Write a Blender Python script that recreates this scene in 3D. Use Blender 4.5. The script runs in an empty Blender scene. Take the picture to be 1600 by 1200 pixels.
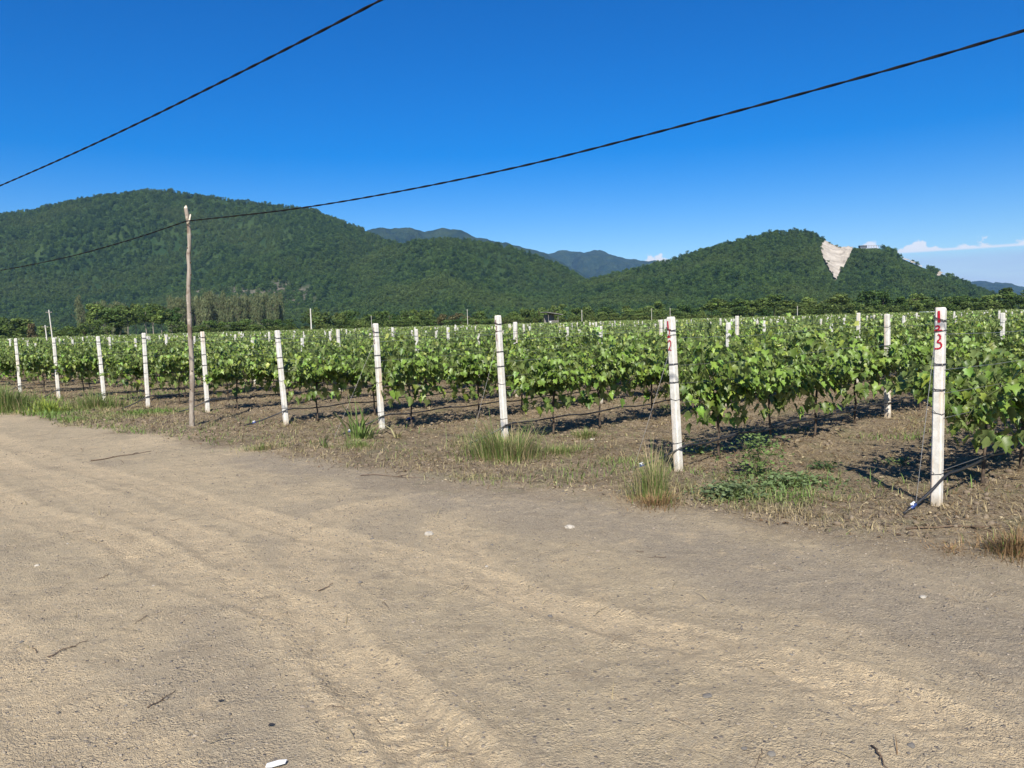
import bpy, bmesh, math, random
import numpy as np
from mathutils import Vector, Matrix, Euler

random.seed(7); rng = np.random.default_rng(7)
S = bpy.context.scene
C = S.collection
R = math.radians

# ------------------------------------------------------------------ camera
cam_d = bpy.data.cameras.new('camera'); cam = bpy.data.objects.new('camera', cam_d); C.objects.link(cam)
cam_d.sensor_width = 36.0; cam_d.lens = 27.0; cam_d.clip_start = 0.05; cam_d.clip_end = 60000
PITCH = math.atan(95 / 1200); ROLL = math.atan(.0285)
cam.matrix_world = Matrix.Translation((0, 0, 1.7)) @ Matrix.Rotation(math.pi / 2 - PITCH, 4, 'X') @ Matrix.Rotation(-ROLL, 4, 'Z')
S.camera = cam

# ------------------------------------------------------------------ sky, sun, exposure
SUN_EL, SUN_AZ = R(41), R(183)          # azimuth clockwise from +Y: the sun stands behind the camera
W = bpy.data.worlds.new('World'); S.world = W; W.use_nodes = True
nt = W.node_tree; nt.nodes.clear()
def wn(t, **k):
    n = nt.nodes.new(t)
    for a, b in k.items(): setattr(n, a, b)
    return n
sky = wn('ShaderNodeTexSky', sky_type='NISHITA', sun_disc=False, sun_elevation=SUN_EL, sun_rotation=SUN_AZ, altitude=300, air_density=1.0, dust_density=0.1, ozone_density=4.0)
bg = wn('ShaderNodeBackground'); bg.inputs['Strength'].default_value = 0.085
out = wn('ShaderNodeOutputWorld')
# a low bank of cloud along the horizon all round, thin streaks and small white heads on its upper edge
tc = wn('ShaderNodeTexCoord'); sep = wn('ShaderNodeSeparateXYZ'); nt.links.new(tc.outputs['Generated'], sep.inputs[0])
def wmath(op, a, b=None, c=None):
    n = wn('ShaderNodeMath', operation=op)
    for i, v in enumerate((a, b, c)):
        if v is None: continue
        if isinstance(v, (int, float)): n.inputs[i].default_value = v
        else: nt.links.new(v, n.inputs[i])
    return n.outputs[0]
def wramp(v, lo, hi, a=0.0, b=1.0):
    n = wn('ShaderNodeMapRange', interpolation_type='SMOOTHSTEP')
    nt.links.new(v, n.inputs[0])
    for i, x in enumerate((lo, hi, a, b)): n.inputs[i + 1].default_value = x
    return n.outputs[0]
def wnoise(sx, sz, scale, det, off=0.0):
    m = wn('ShaderNodeMapping'); m.inputs['Scale'].default_value = (sx, sx, sz); m.inputs['Location'].default_value = (off, off * .7, 0)
    nt.links.new(tc.outputs['Generated'], m.inputs[0])
    n = wn('ShaderNodeTexNoise'); n.inputs['Scale'].default_value = scale; n.inputs['Detail'].default_value = det
    nt.links.new(m.outputs[0], n.inputs['Vector']); return n.outputs['Fac']
el = sep.outputs['Z']
bank_top = wmath('ADD', wmath('MULTIPLY', wnoise(1, 1, 5, 3, 3.1), .012), .062)
bank = wramp(wmath('SUBTRACT', bank_top, el), -.002, .012)
streak = wramp(wnoise(1, 14, 6, 4, 1.7), .35, .7)
bank = wmath('MULTIPLY', bank, wmath('MULTIPLY_ADD', streak, .25, .65))
heads_top = wmath('ADD', wmath('MULTIPLY', wramp(wnoise(1, 1, 26, 5, .4), .45, .72), .014), .0712)
heads = wmath('MULTIPLY', wramp(wmath('SUBTRACT', heads_top, el), .0, .003), wramp(el, .066, .069))
heads = wmath('MULTIPLY', heads, wramp(wnoise(1, 1, 26, 5, .4), .30, .42))
mixA = wn('ShaderNodeMix', data_type='RGBA'); nt.links.new(bank, mixA.inputs[0]); hs = wn('ShaderNodeHueSaturation'); hs.inputs['Saturation'].default_value = 1.55; hs.inputs['Value'].default_value = 1.0; hs.inputs['Hue'].default_value = .514; nt.links.new(sky.outputs[0], hs.inputs['Color']); nt.links.new(hs.outputs[0], mixA.inputs[6]); mixA.inputs[7].default_value = (3.9, 5.1, 7.2, 1)
mixB = wn('ShaderNodeMix', data_type='RGBA'); nt.links.new(heads, mixB.inputs[0]); nt.links.new(mixA.outputs[2], mixB.inputs[6]); mixB.inputs[7].default_value = (7.6, 7.9, 8.3, 1)
nt.links.new(mixB.outputs[2], bg.inputs[0]); nt.links.new(bg.outputs[0], out.inputs[0])
sd = bpy.data.lights.new('sun', 'SUN'); so = bpy.data.objects.new('sun', sd); C.objects.link(so)
sd.energy = 5.0; sd.angle = R(0.53); sd.color = (1, .95, .86)
so.location = (-20, -60, 60)
so.rotation_euler = Vector((-math.sin(SUN_AZ) * math.cos(SUN_EL), -math.cos(SUN_AZ) * math.cos(SUN_EL), -math.sin(SUN_EL))).to_track_quat('-Z', 'Y').to_euler()
S.view_settings.view_transform = 'Standard'; S.view_settings.look = 'None'; S.view_settings.gamma = 1; S.view_settings.exposure = 0.58
S.view_settings.use_curve_mapping = False
S.render.engine = 'CYCLES'; S.cycles.use_denoising = True
S.cycles.max_bounces = 6; S.cycles.diffuse_bounces = 3; S.cycles.transparent_max_bounces = 8; S.cycles.volume_bounces = 0

# ------------------------------------------------------------------ helpers
def tag(o, label=None, cat=None, group=None, kind=None):
    if label: o['label'] = label
    if cat: o['category'] = cat
    if group: o['group'] = group
    if kind: o['kind'] = kind
    return o
def mesh(name, V, F, mat=None, smooth=False, cols=None):
    me = bpy.data.meshes.new(name)
    V = np.asarray(V, dtype=np.float32)
    if isinstance(F, np.ndarray):
        n, k = F.shape
        me.vertices.add(len(V)); me.vertices.foreach_set('co', V.ravel())
        me.loops.add(n * k); me.loops.foreach_set('vertex_index', F.astype(np.int32).ravel())
        me.polygons.add(n); me.polygons.foreach_set('loop_start', np.arange(0, n * k, k, dtype=np.int32))
        me.update(calc_edges=True)
    else:
        me.from_pydata([tuple(map(float, v)) for v in V], [], F)
    if cols is not None:
        a = me.color_attributes.new('tint', 'FLOAT_COLOR', 'POINT')
        c = np.ones((len(V), 4), dtype=np.float32); c[:, :cols.shape[1]] = cols
        a.data.foreach_set('color', c.ravel())
    if mat: me.materials.append(mat)
    if smooth: me.polygons.foreach_set('use_smooth', np.ones(len(me.polygons), dtype=bool))
    me.validate(); return me
def link(name, me, parent=None, loc=None, rot=None, scale=None):
    o = bpy.data.objects.new(name, me); C.objects.link(o)
    if parent: o.parent = parent
    if loc is not None: o.location = loc
    if rot is not None: o.rotation_euler = rot
    if scale is not None: o.scale = scale
    return o
def empty(name, loc, rot=(0, 0, 0), label=None, cat=None, group=None):
    o = link(name, None, None, loc, rot); o.empty_display_size = .1
    return tag(o, label, cat, group)
class MB:
    """collects shapes into one mesh"""
    def __init__(s): s.V = []; s.F = []; s.c = []
    def add(s, V, F, col=None):
        b = len(s.V); s.V.extend([tuple(v) for v in V]); s.F.extend([tuple(i + b for i in f) for f in F])
        s.c.extend([col if col else (1, 1, 1)] * len(V))
    def box(s, c, size, col=None, M=None):
        x, y, z = [q / 2 for q in size]
        V = [Vector((c[0] + a * x, c[1] + b * y, c[2] + e * z)) for e in (-1, 1) for a, b in ((-1, -1), (1, -1), (1, 1), (-1, 1))]
        if M: V = [M @ v for v in V]
        s.add(V, [(3, 2, 1, 0), (4, 5, 6, 7), (0, 1, 5, 4), (1, 2, 6, 5), (2, 3, 7, 6), (3, 0, 4, 7)], col)
    def tube(s, pts, rad, n=6, col=None, cap=True):
        pts = [Vector(p) for p in pts]
        if not hasattr(rad, '__len__'): rad = [rad] * len(pts)
        V = []; up = None
        for i, p in enumerate(pts):
            t = (pts[min(i + 1, len(pts) - 1)] - pts[max(i - 1, 0)]).normalized()
            if up is None: up = t.orthogonal()
            up = (up - t * up.dot(t)).normalized(); w = t.cross(up)
            for k in range(n):
                a = 2 * math.pi * k / n
                V.append(p + (up * math.cos(a) + w * math.sin(a)) * rad[i])
        F = [(i * n + k, i * n + (k + 1) % n, (i + 1) * n + (k + 1) % n, (i + 1) * n + k) for i in range(len(pts) - 1) for k in range(n)]
        if cap: F += [tuple(range(n - 1, -1, -1)), tuple((len(pts) - 1) * n + k for k in range(n))]
        s.add(V, F, col)
    def mesh(s, name, mat, smooth=False): return mesh(name, s.V, s.F, mat, smooth, np.array(s.c, dtype=np.float32))
    def build(s, name, mat, parent=None, smooth=False): return link(name, s.mesh(name, mat, smooth), parent)

# lattice noise on arrays
_perm = rng.permutation(4096); _gr = rng.uniform(-1, 1, 4096)
def vnoise(x, y, seed=0):
    xi = np.floor(x).astype(np.int64); yi = np.floor(y).astype(np.int64); fx = x - xi; fy = y - yi
    fx = fx * fx * (3 - 2 * fx); fy = fy * fy * (3 - 2 * fy)
    def h(a, b): return _gr[_perm[(_perm[(a + seed * 131) & 4095] + b) & 4095]]
    return (h(xi, yi) * (1 - fx) + h(xi + 1, yi) * fx) * (1 - fy) + (h(xi, yi + 1) * (1 - fx) + h(xi + 1, yi + 1) * fx) * fy
def fbm(x, y, oct=4, seed=0, gain=.5):
    s = 0; a = 1; x = np.asarray(x, float); y = np.asarray(y, float)
    for o in range(oct):
        s = s + a * vnoise(x * 2 ** o + 17.3 * o, y * 2 ** o - 9.1 * o, seed + o); a *= gain
    return s
def sstep(a, b, x):
    t = np.clip((x - a) / (b - a), 0, 1); return t * t * (3 - 2 * t)

# ------------------------------------------------------------------ materials
class Mat:
    def __init__(s, name):
        s.m = bpy.data.materials.new(name); s.m.use_nodes = True; s.t = s.m.node_tree; s.t.nodes.clear()
        s.o = s.n('ShaderNodeOutputMaterial')
    def n(s, t, **k):
        n = s.t.nodes.new(t)
        for a, b in k.items(): setattr(n, a, b)
        return n
    def put(s, sock, v):
        if isinstance(v, bpy.types.NodeSocket): s.t.links.new(v, sock)
        elif isinstance(v, tuple) and len(v) == 3 and sock.type == 'RGBA': sock.default_value = (*v, 1)
        else: sock.default_value = v
    def pos(s): return s.n('ShaderNodeNewGeometry').outputs['Position']
    def obj(s): return s.n('ShaderNodeTexCoord').outputs['Object']
    def attr(s, name='tint'): return s.n('ShaderNodeAttribute', attribute_name=name)
    def noise(s, vec, scale, det=4, rough=.55, dist=0):
        n = s.n('ShaderNodeTexNoise'); s.put(n.inputs['Vector'], vec); s.put(n.inputs['Scale'], scale); s.put(n.inputs['Detail'], det); s.put(n.inputs['Roughness'], rough); s.put(n.inputs['Distortion'], dist)
        return n.outputs['Fac']
    def voro(s, vec, scale, out='Color', feature='F1'):
        n = s.n('ShaderNodeTexVoronoi', feature=feature); s.put(n.inputs['Vector'], vec); s.put(n.inputs['Scale'], scale); return n.outputs[out]
    def scalev(s, vec, sc):
        n = s.n('ShaderNodeMapping'); s.put(n.inputs[0], vec); n.inputs['Scale'].default_value = sc; return n.outputs[0]
    def math(s, op, a, b=None, c=None):
        n = s.n('ShaderNodeMath', operation=op)
        for i, v in enumerate((a, b, c)):
            if v is not None: s.put(n.inputs[i], v)
        return n.outputs[0]
    def ramp(s, v, lo, hi, a=0.0, b=1.0):
        n = s.n('ShaderNodeMapRange', interpolation_type='SMOOTHSTEP')
        for i, x in enumerate((v, lo, hi, a, b)): s.put(n.inputs[i], x)
        return n.outputs[0]
    def mix(s, f, a, b, mode='MIX'):
        n = s.n('ShaderNodeMix', data_type='RGBA', blend_type=mode); s.put(n.inputs[0], f); s.put(n.inputs[6], a); s.put(n.inputs[7], b); return n.outputs[2]
    def sepc(s, c):
        n = s.n('ShaderNodeSeparateColor'); s.put(n.inputs[0], c); return n.outputs
    def bump(s, h, strength=.5, dist=.01, normal=None):
        n = s.n('ShaderNodeBump'); s.put(n.inputs['Height'], h); s.put(n.inputs['Strength'], strength); s.put(n.inputs['Distance'], dist)
        if normal is not None: s.put(n.inputs['Normal'], normal)
        return n.outputs[0]
    def bsdf(s, col, rough=.8, normal=None, spec=.3, metal=0.0, coat=0.0):
        n = s.n('ShaderNodeBsdfPrincipled'); s.put(n.inputs['Base Color'], col); s.put(n.inputs['Roughness'], rough); s.put(n.inputs['Specular IOR Level'], spec); s.put(n.inputs['Metallic'], metal)
        if normal is not None: s.put(n.inputs['Normal'], normal)
        return n.outputs[0]
    def done(s, sh): s.t.links.new(sh, s.o.inputs['Surface']); return s.m
    def leafy(s, col, trans=.3, rough=.45, spec=.4, tcol=None, normal=None):
        b = s.bsdf(col, rough, normal, spec); t = s.n('ShaderNodeBsdfTranslucent'); s.put(t.inputs[0], tcol if tcol is not None else col)
        m = s.n('ShaderNodeMixShader'); m.inputs[0].default_value = trans
        s.t.links.new(b, m.inputs[1]); s.t.links.new(t.outputs[0], m.inputs[2]); return s.done(m.outputs[0])
M = {}
def ground_mat():
    m = Mat('dirt'); p = m.pos(); z = m.sepc(m.attr('zone').outputs['Color'])
    n1 = m.noise(p, .9, 5); n2 = m.noise(p, 9, 6, .62); n3 = m.noise(p, 55, 5, .65); n4 = m.noise(p, 210, 3, .6)
    soil = m.mix(m.ramp(n1, .35, .65), (.325, .27, .187), (.40, .333, .228))
    soil = m.mix(m.ramp(n2, .38, .68), soil, (.44, .362, .236))
    # light dust of the wheel tracks
    soil = m.mix(m.math('MULTIPLY', z[0], m.ramp(n2, .25, .6, .4, .95)), soil, (.52, .418, .272))
    # dark grey grit
    grit = m.mix(m.ramp(n3, .4, .6), (.20, .175, .14), (.31, .265, .205))
    soil = m.mix(m.math('MULTIPLY', z[1], m.ramp(n2, .3, .55, .25, .85)), soil, grit)
    blot = m.noise(p, 3.2, 5, .65, .3); soil = m.mix(m.ramp(blot, .52, .68, 0, .5), soil, (.25, .203, .142)); soil = m.mix(m.ramp(blot, .46, .32, 0, .5), soil, (.52, .41, .258))
    # brown earth and litter of the verge and the rows
    ver = m.mix(m.ramp(n2, .35, .62), (.105, .072, .046), (.26, .19, .115))
    ver = m.mix(m.ramp(m.noise(p, 120, 4, .7), .52, .64), ver, (.50, .41, .25))
    ver = m.mix(m.ramp(m.noise(p, 70, 4, .7), .56, .66, 0, .8), ver, (.06, .042, .028))
    ver = m.mix(m.ramp(m.noise(p, 1.6, 5, .65), .52, .66, 0, .55), ver, (.13, .15, .055))
    soil = m.mix(z[2], soil, ver)
    # speckle of grit and small pebbles
    soil = m.mix(m.ramp(n3, .55, .68, 0, .6), soil, (.16, .132, .10))
    soil = m.mix(m.ramp(n4, .56, .70, 0, .8), soil, (.50, .43, .32))
    vc = m.sepc(m.voro(p, 38)); vd = m.voro(p, 38, 'Distance')
    peb = m.math('MULTIPLY', m.ramp(vc[0], .88, .9), m.ramp(vd, .28, .36, 1, 0))
    soil = m.mix(peb, soil, m.mix(vc[1], (.12, .11, .105), (.36, .31, .25)))
    soil = m.mix(m.math('SUBTRACT', 1.0, m.math('MULTIPLY', z[2], .75)), soil, (1.38, 1.32, 1.22), 'MULTIPLY')      # dry, sun-bleached dust
    ms = m.noise(m.scalev(p, (1, 1, .1)), .35, 4)
    far = m.n('ShaderNodeVectorMath', operation='LENGTH'); m.put(far.inputs[0], p)
    meadow = m.mix(m.ramp(ms, .4, .6), (.085, .115, .035), (.17, .16, .07))
    soil = m.mix(m.ramp(far.outputs['Value'], 60, 180, 0, .8), soil, meadow)
    h = m.math('ADD', m.math('MULTIPLY', n3, .55), m.math('ADD', m.math('MULTIPLY', n4, .34), m.math('MULTIPLY', n2, .35)))
    h = m.math('ADD', h, m.math('MULTIPLY', peb, .25))
    crumb = m.math('MULTIPLY', m.math('SUBTRACT', 1.0, m.voro(p, 75, 'Distance')), m.ramp(m.noise(p, 5, 4, .6), .42, .62)); fine = m.math('SUBTRACT', 1.0, m.voro(p, 170, 'Distance'))
    h = m.math('ADD', h, m.math('ADD', m.math('MULTIPLY', crumb, .42), m.math('MULTIPLY', fine, .22)))
    soil = m.mix(m.ramp(m.sepc(m.voro(p, 110))[0], .0, 1.0, 0, .34), soil, (.22, .185, .138)); soil = m.mix(m.ramp(m.sepc(m.voro(p, 75))[1], .8, .95, 0, .5), soil, (.50, .42, .29))
    return m.done(m.bsdf(soil, .92, m.bump(h, .95, .034), .15))
M['ground'] = ground_mat()
def leaf_mat():
    m = Mat('vine_leaf'); a = m.attr().outputs['Color']
    n = m.noise(m.obj(), 30, 3)
    c = m.mix(m.ramp(n, .35, .65, 0, .35), a, (.085, .145, .022))
    back = m.n('ShaderNodeNewGeometry').outputs['Backfacing']
    c = m.mix(m.math('MULTIPLY', back, .6), c, (.25, .31, .12))      # the felted underside of a vine leaf is paler
    hsv = m.n('ShaderNodeHueSaturation'); m.put(hsv.inputs['Value'], 1.35); m.put(hsv.inputs['Saturation'], 1.1); m.put(hsv.inputs['Color'], c)
    return m.leafy(c, .2, .44, .45, hsv.outputs[0], m.bump(m.noise(m.obj(), 120, 2), .25, .004))
M['leaf'] = leaf_mat()
def grass_mat():
    m = Mat('grass_blade'); a = m.attr().outputs['Color']; return m.leafy(a, .3, .55, .3)
M['grass'] = grass_mat()
def foliage_mat(name, c1, c2, c3, trans=.22, pscale=.02):
    m = Mat(name); a = m.attr().outputs['Color']; r = m.n('ShaderNodeObjectInfo').outputs['Random']
    c = m.mix(r, c1, c2); big = m.noise(m.pos(), pscale, 3); c = m.mix(m.ramp(big, .45, .7), c, c3)
    c = m.mix(1.0, c, a, 'MULTIPLY'); return m.leafy(c, trans, .6, .25)
M['tree'] = foliage_mat('tree_foliage', (.045, .09, .018), (.14, .20, .045), (.11, .15, .036))
M['poplar'] = foliage_mat('poplar_foliage', (.12, .15, .068), (.165, .19, .085), (.13, .15, .065))
M['russet'] = foliage_mat('russet_foliage', (.12, .095, .045), (.10, .10, .035), (.11, .085, .04))
M['forest'] = foliage_mat('forest_foliage', (.016, .046, .013), (.085, .15, .03), (.085, .13, .03), .15, .006)
M['shrub'] = foliage_mat('shrub_foliage', (.085, .125, .025), (.115, .15, .035), (.10, .12, .03))
def bark_mat(name, c1, c2, sc=(30, 30, 4), bump=.6, dist=.01):
    m = Mat(name); n = m.noise(m.scalev(m.obj(), sc), 1.0, 5, .65); n2 = m.noise(m.obj(), 3, 3)
    c = m.mix(m.ramp(n, .35, .65), c1, c2); c = m.mix(m.ramp(n2, .5, .75, 0, .5), c, c1)
    return m.done(m.bsdf(c, .9, m.bump(n, bump, dist), .2))
M['bark'] = bark_mat('bark', (.07, .052, .038), (.15, .115, .085))
M['pale_bark'] = bark_mat('pale_bark', (.22, .19, .15), (.36, .32, .26))
M['vine_bark'] = bark_mat('vine_bark', (.055, .04, .03), (.14, .105, .075), (60, 60, 14))
def pole_mat():
    m = Mat('stripped_pole_wood'); o = m.obj(); n = m.noise(m.scalev(o, (40, 40, 3)), 1, 5, .65); k = m.noise(m.scalev(o, (6, 6, 5)), 1, 3, .5, .4)
    c = m.mix(m.ramp(n, .3, .7), (.22, .18, .14), (.36, .31, .25)); c = m.mix(m.ramp(k, .5, .62, 0, .75), c, (.135, .09, .06)); c = m.mix(m.ramp(m.noise(o, 9, 3), .55, .7, 0, .6), c, (.56, .48, .37))
    return m.done(m.bsdf(c, .8, m.bump(n, .6, .008), .25))
M['pole'] = pole_mat()
def concrete_mat():
    m = Mat('limewashed_concrete'); o = m.obj(); rnd = m.n('ShaderNodeObjectInfo').outputs['Random']
    off = m.n('ShaderNodeVectorMath', operation='ADD'); m.put(off.inputs[0], o); cx = m.n('ShaderNodeCombineXYZ'); m.put(cx.inputs[0], m.math('MULTIPLY', rnd, 37.0)); m.put(cx.inputs[2], m.math('MULTIPLY', rnd, 11.0)); m.put(off.inputs[1], cx.outputs[0])
    v = off.outputs[0]
    n = m.noise(v, 14, 5, .65); st = m.noise(m.scalev(v, (14, 14, 1.2)), 1, 4, .6); f = m.noise(v, 90, 3)
    c = m.mix(m.ramp(n, .3, .7), (.55, .52, .445), (.72, .69, .61))
    c = m.mix(m.ramp(st, .52, .70, 0, .65), c, (.62, .44, .27))
    c = m.mix(m.ramp(f, .6, .72, 0, .7), c, (.42, .38, .32))
    zz = m.n('ShaderNodeSeparateXYZ'); m.put(zz.inputs[0], o)
    c = m.mix(m.ramp(m.math('ADD', zz.outputs[2], m.math('MULTIPLY', n, .12)), .06, .2, .75, 0), c, (.40, .32, .22))
    return m.done(m.bsdf(c, .85, m.bump(m.math('ADD', n, m.math('MULTIPLY', f, .6)), .5, .006), .2))
M['concrete'] = concrete_mat()
def flat(name, col, rough=.6, spec=.4, metal=0.0, var=.25, sc=20):
    m = Mat(name); n = m.noise(m.obj(), sc, 4)
    c = m.mix(m.ramp(n, .3, .7, 0, var), col, tuple(x * .45 for x in col)); return m.done(m.bsdf(c, rough, m.bump(n, .2, .003), spec, metal))
M['wire'] = flat('galvanised_wire', (.30, .29, .27), .5, .5, .6)
M['tie'] = flat('dark_binding_wire', (.045, .042, .042), .6, .4, .3)
M['hose'] = flat('black_drip_hose', (.028, .028, .03), .42, .5)
M['cable'] = flat('black_cable', (.010, .009, .010), .8, .15)
M['red'] = flat('red_paint', (.44, .012, .03), .6, .3, 0, .3, 60)
M['blackpaint'] = flat('dark_red_paint', (.13, .02, .025), .7, .2, 0, .3, 60)
M['blue'] = flat('blue_plastic', (.03, .06, .2), .35, .5)
M['whiteplastic'] = flat('white_plastic', (.78, .80, .82), .4, .5)
M['cutwood'] = flat('fresh_cut_wood', (.72, .64, .50), .8, .2)
M['greywood'] = flat('weathered_boards', (.26, .235, .20), .9, .2, 0, .7, 6)
M['roof'] = flat('grey_sheet_roof', (.30, .29, .26), .7, .3, 0, .5, 3)
M['white_wall'] = flat('white_render', (.75, .74, .70), .8, .2)
M['stone'] = None
def stone_mat():
    m = Mat('stone'); r = m.n('ShaderNodeObjectInfo').outputs['Random']; a = m.attr().outputs['Color']; n = m.noise(m.obj(), 40, 5)
    c = m.mix(m.ramp(n, .3, .7, 0, .5), a, (.2, .17, .13)); return m.done(m.bsdf(c, .85, m.bump(n, .5, .004), .25))
M['stone'] = stone_mat()
def rock_mat():
    m = Mat('bare_rock'); p = m.pos(); n = m.noise(m.scalev(p, (.05, .05, .012)), 1, 6, .65); n2 = m.noise(p, .03, 4)
    c = m.mix(m.ramp(n, .3, .7), (.30, .26, .205), (.52, .465, .38)); c = m.mix(m.ramp(n2, .55, .75, 0, .6), c, (.27, .245, .2))
    return m.done(m.bsdf(c, .95, m.bump(n, .8, 2.0), .1))
M['rock'] = rock_mat()
def hill_mat():
    m = Mat('hillside'); p = m.pos(); z = m.sepc(m.attr('zone').outputs['Color'])
    g = m.mix(m.ramp(m.noise(p, .02, 5), .4, .65), (.022, .045, .014), (.04, .065, .02))
    br = m.mix(m.ramp(m.noise(p, .05, 4), .35, .65), (.095, .09, .065), (.16, .14, .11))
    c = m.mix(z[1], g, br)
    return m.done(m.bsdf(c, .95, m.bump(m.noise(p, .15, 4), .6, 3.0), .1))
M['hill'] = hill_mat()
def far_mat():
    m = Mat('far_mountain_forest'); p = m.pos(); n = m.noise(p, .012, 8, .7); v = m.voro(p, .05, 'Distance')
    c = m.mix(m.ramp(n, .35, .65), (.012, .03, .016), (.034, .055, .022)); return m.done(m.bsdf(c, .95, m.bump(m.math('ADD', m.math('MULTIPLY', v, .6), n), .9, 16.0), .1))
M['far'] = far_mat()

# ------------------------------------------------------------------ vineyard layout: u runs along the rows, v across them
D = np.array([.7441, .6681]); N = np.array([-.6681, .7441])
def P(u, v, z=0.0): return Vector((u * D[0] + v * N[0], u * D[1] + v * N[1], z))
ROWA = math.atan2(D[1], D[0])
def edge_u(v): return 6.25 - .165 * v + .32 * fbm(np.asarray(v) * .45, np.asarray(v) * 0 + 3.7, 3, 5)

# ------------------------------------------------------------------ ground and road
TRACKS = [  # polylines of wheel tracks on the road: points, half width, depth, lugs
    ([(-12, 16.2), (-8.44, 12.52), (-5.15, 9.35), (-3.58, 8.07), (-1.96, 6.49), (-1.01, 5.74), (-.21, 5.01), (.51, 4.29), (1.24, 3.73), (1.81, 3.05), (2.4, 2.3)], .17, .016, .6),
    ([(-10.2, 12.8), (-5.34, 7.85), (-3.99, 6.81), (-3.26, 6.23), (-2.37, 5.27), (-1.67, 4.77), (-1.28, 4.47), (-.97, 3.95), (-.65, 3.5), (-.24, 2.83), (.1, 2.2)], .18, .022, 1.0),
    ([(-9.6, 13.2), (-7.13, 10.55), (-5.11, 8.6), (-2.69, 6.27), (-1.73, 4.95), (-.9, 3.6), (-.4, 2.6)], .16, .014, .5),
    ([(.9, 8.0), (-.29, 7.65), (-1.04, 7.46), (-1.64, 6.89), (-1.61, 5.97), (-1.38, 4.92), (-1.17, 4.41), (-.82, 3.75), (-.2, 2.7)], .17, .014, .8),
    ([(1.0, 7.5), (-.03, 7.07), (-.6, 6.66), (-.48, 5.86), (-.04, 4.81), (.51, 4.29), (1.5, 3.2)], .15, .010, .6),
    ([(-7.5, 8.2), (-4.6, 5.5), (-2.8, 4.0), (-1.5, 2.8)], .2, .014, .4),
]
def catmull(pts, n=14):
    pts = [np.array(p, float) for p in pts]; pts = [2 * pts[0] - pts[1]] + pts + [2 * pts[-1] - pts[-2]]; o = []
    for i in range(1, len(pts) - 2):
        for k in range(n):
            t = k / n; a, b, c, d = pts[i - 1:i + 3]
            o.append(.5 * (2 * b + (c - a) * t + (2 * a - 5 * b + 4 * c - d) * t * t + (3 * b - a - 3 * c + d) * t ** 3))
    o.append(pts[-2]); return np.array(o)
GRIT = catmull([(-3.2, 10.2), (-1.52, 8.82), (-.03, 7.33), (1.0, 6.07), (1.66, 4.98), (2.2, 4.36), (2.6, 3.83), (3.3, 3.0)], 8)
def polydist(x, y, line):
    if x.size <= 64:
        A_, B_ = line[:-1], line[1:]; AB = B_ - A_; L = np.hypot(AB[:, 0], AB[:, 1]); s0 = np.r_[0, np.cumsum(L)[:-1]]; q = np.stack([x, y], 1)
        t = np.clip(((q[:, None] - A_) * AB).sum(2) / L ** 2, 0, 1); dv = q[:, None] - A_ - t[..., None] * AB; d = np.hypot(dv[..., 0], dv[..., 1]); k = d.argmin(1); i = np.arange(len(x))
        return d[i, k], (s0 + t * L)[i, k], np.sign(AB[k, 0] * dv[i, k, 1] - AB[k, 1] * dv[i, k, 0])
    best = np.full(x.shape, 1e9); along = np.zeros(x.shape); side = np.zeros(x.shape); s0 = 0
    for a, b in zip(line[:-1], line[1:]):
        ab = b - a; L = np.hypot(*ab); t = np.clip(((x - a[0]) * ab[0] + (y - a[1]) * ab[1]) / L ** 2, 0, 1)
        dx = x - a[0] - t * ab[0]; dy = y - a[1] - t * ab[1]; d = np.hypot(dx, dy); m = d < best
        best[m] = d[m]; along[m] = (s0 + t * L)[m]; side[m] = np.sign(ab[0] * dy - ab[1] * dx)[m]; s0 += L
    return best, along, side
TRACKS = [(catmull(p, 6), w, d, l) for p, w, d, l in TRACKS]
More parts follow.
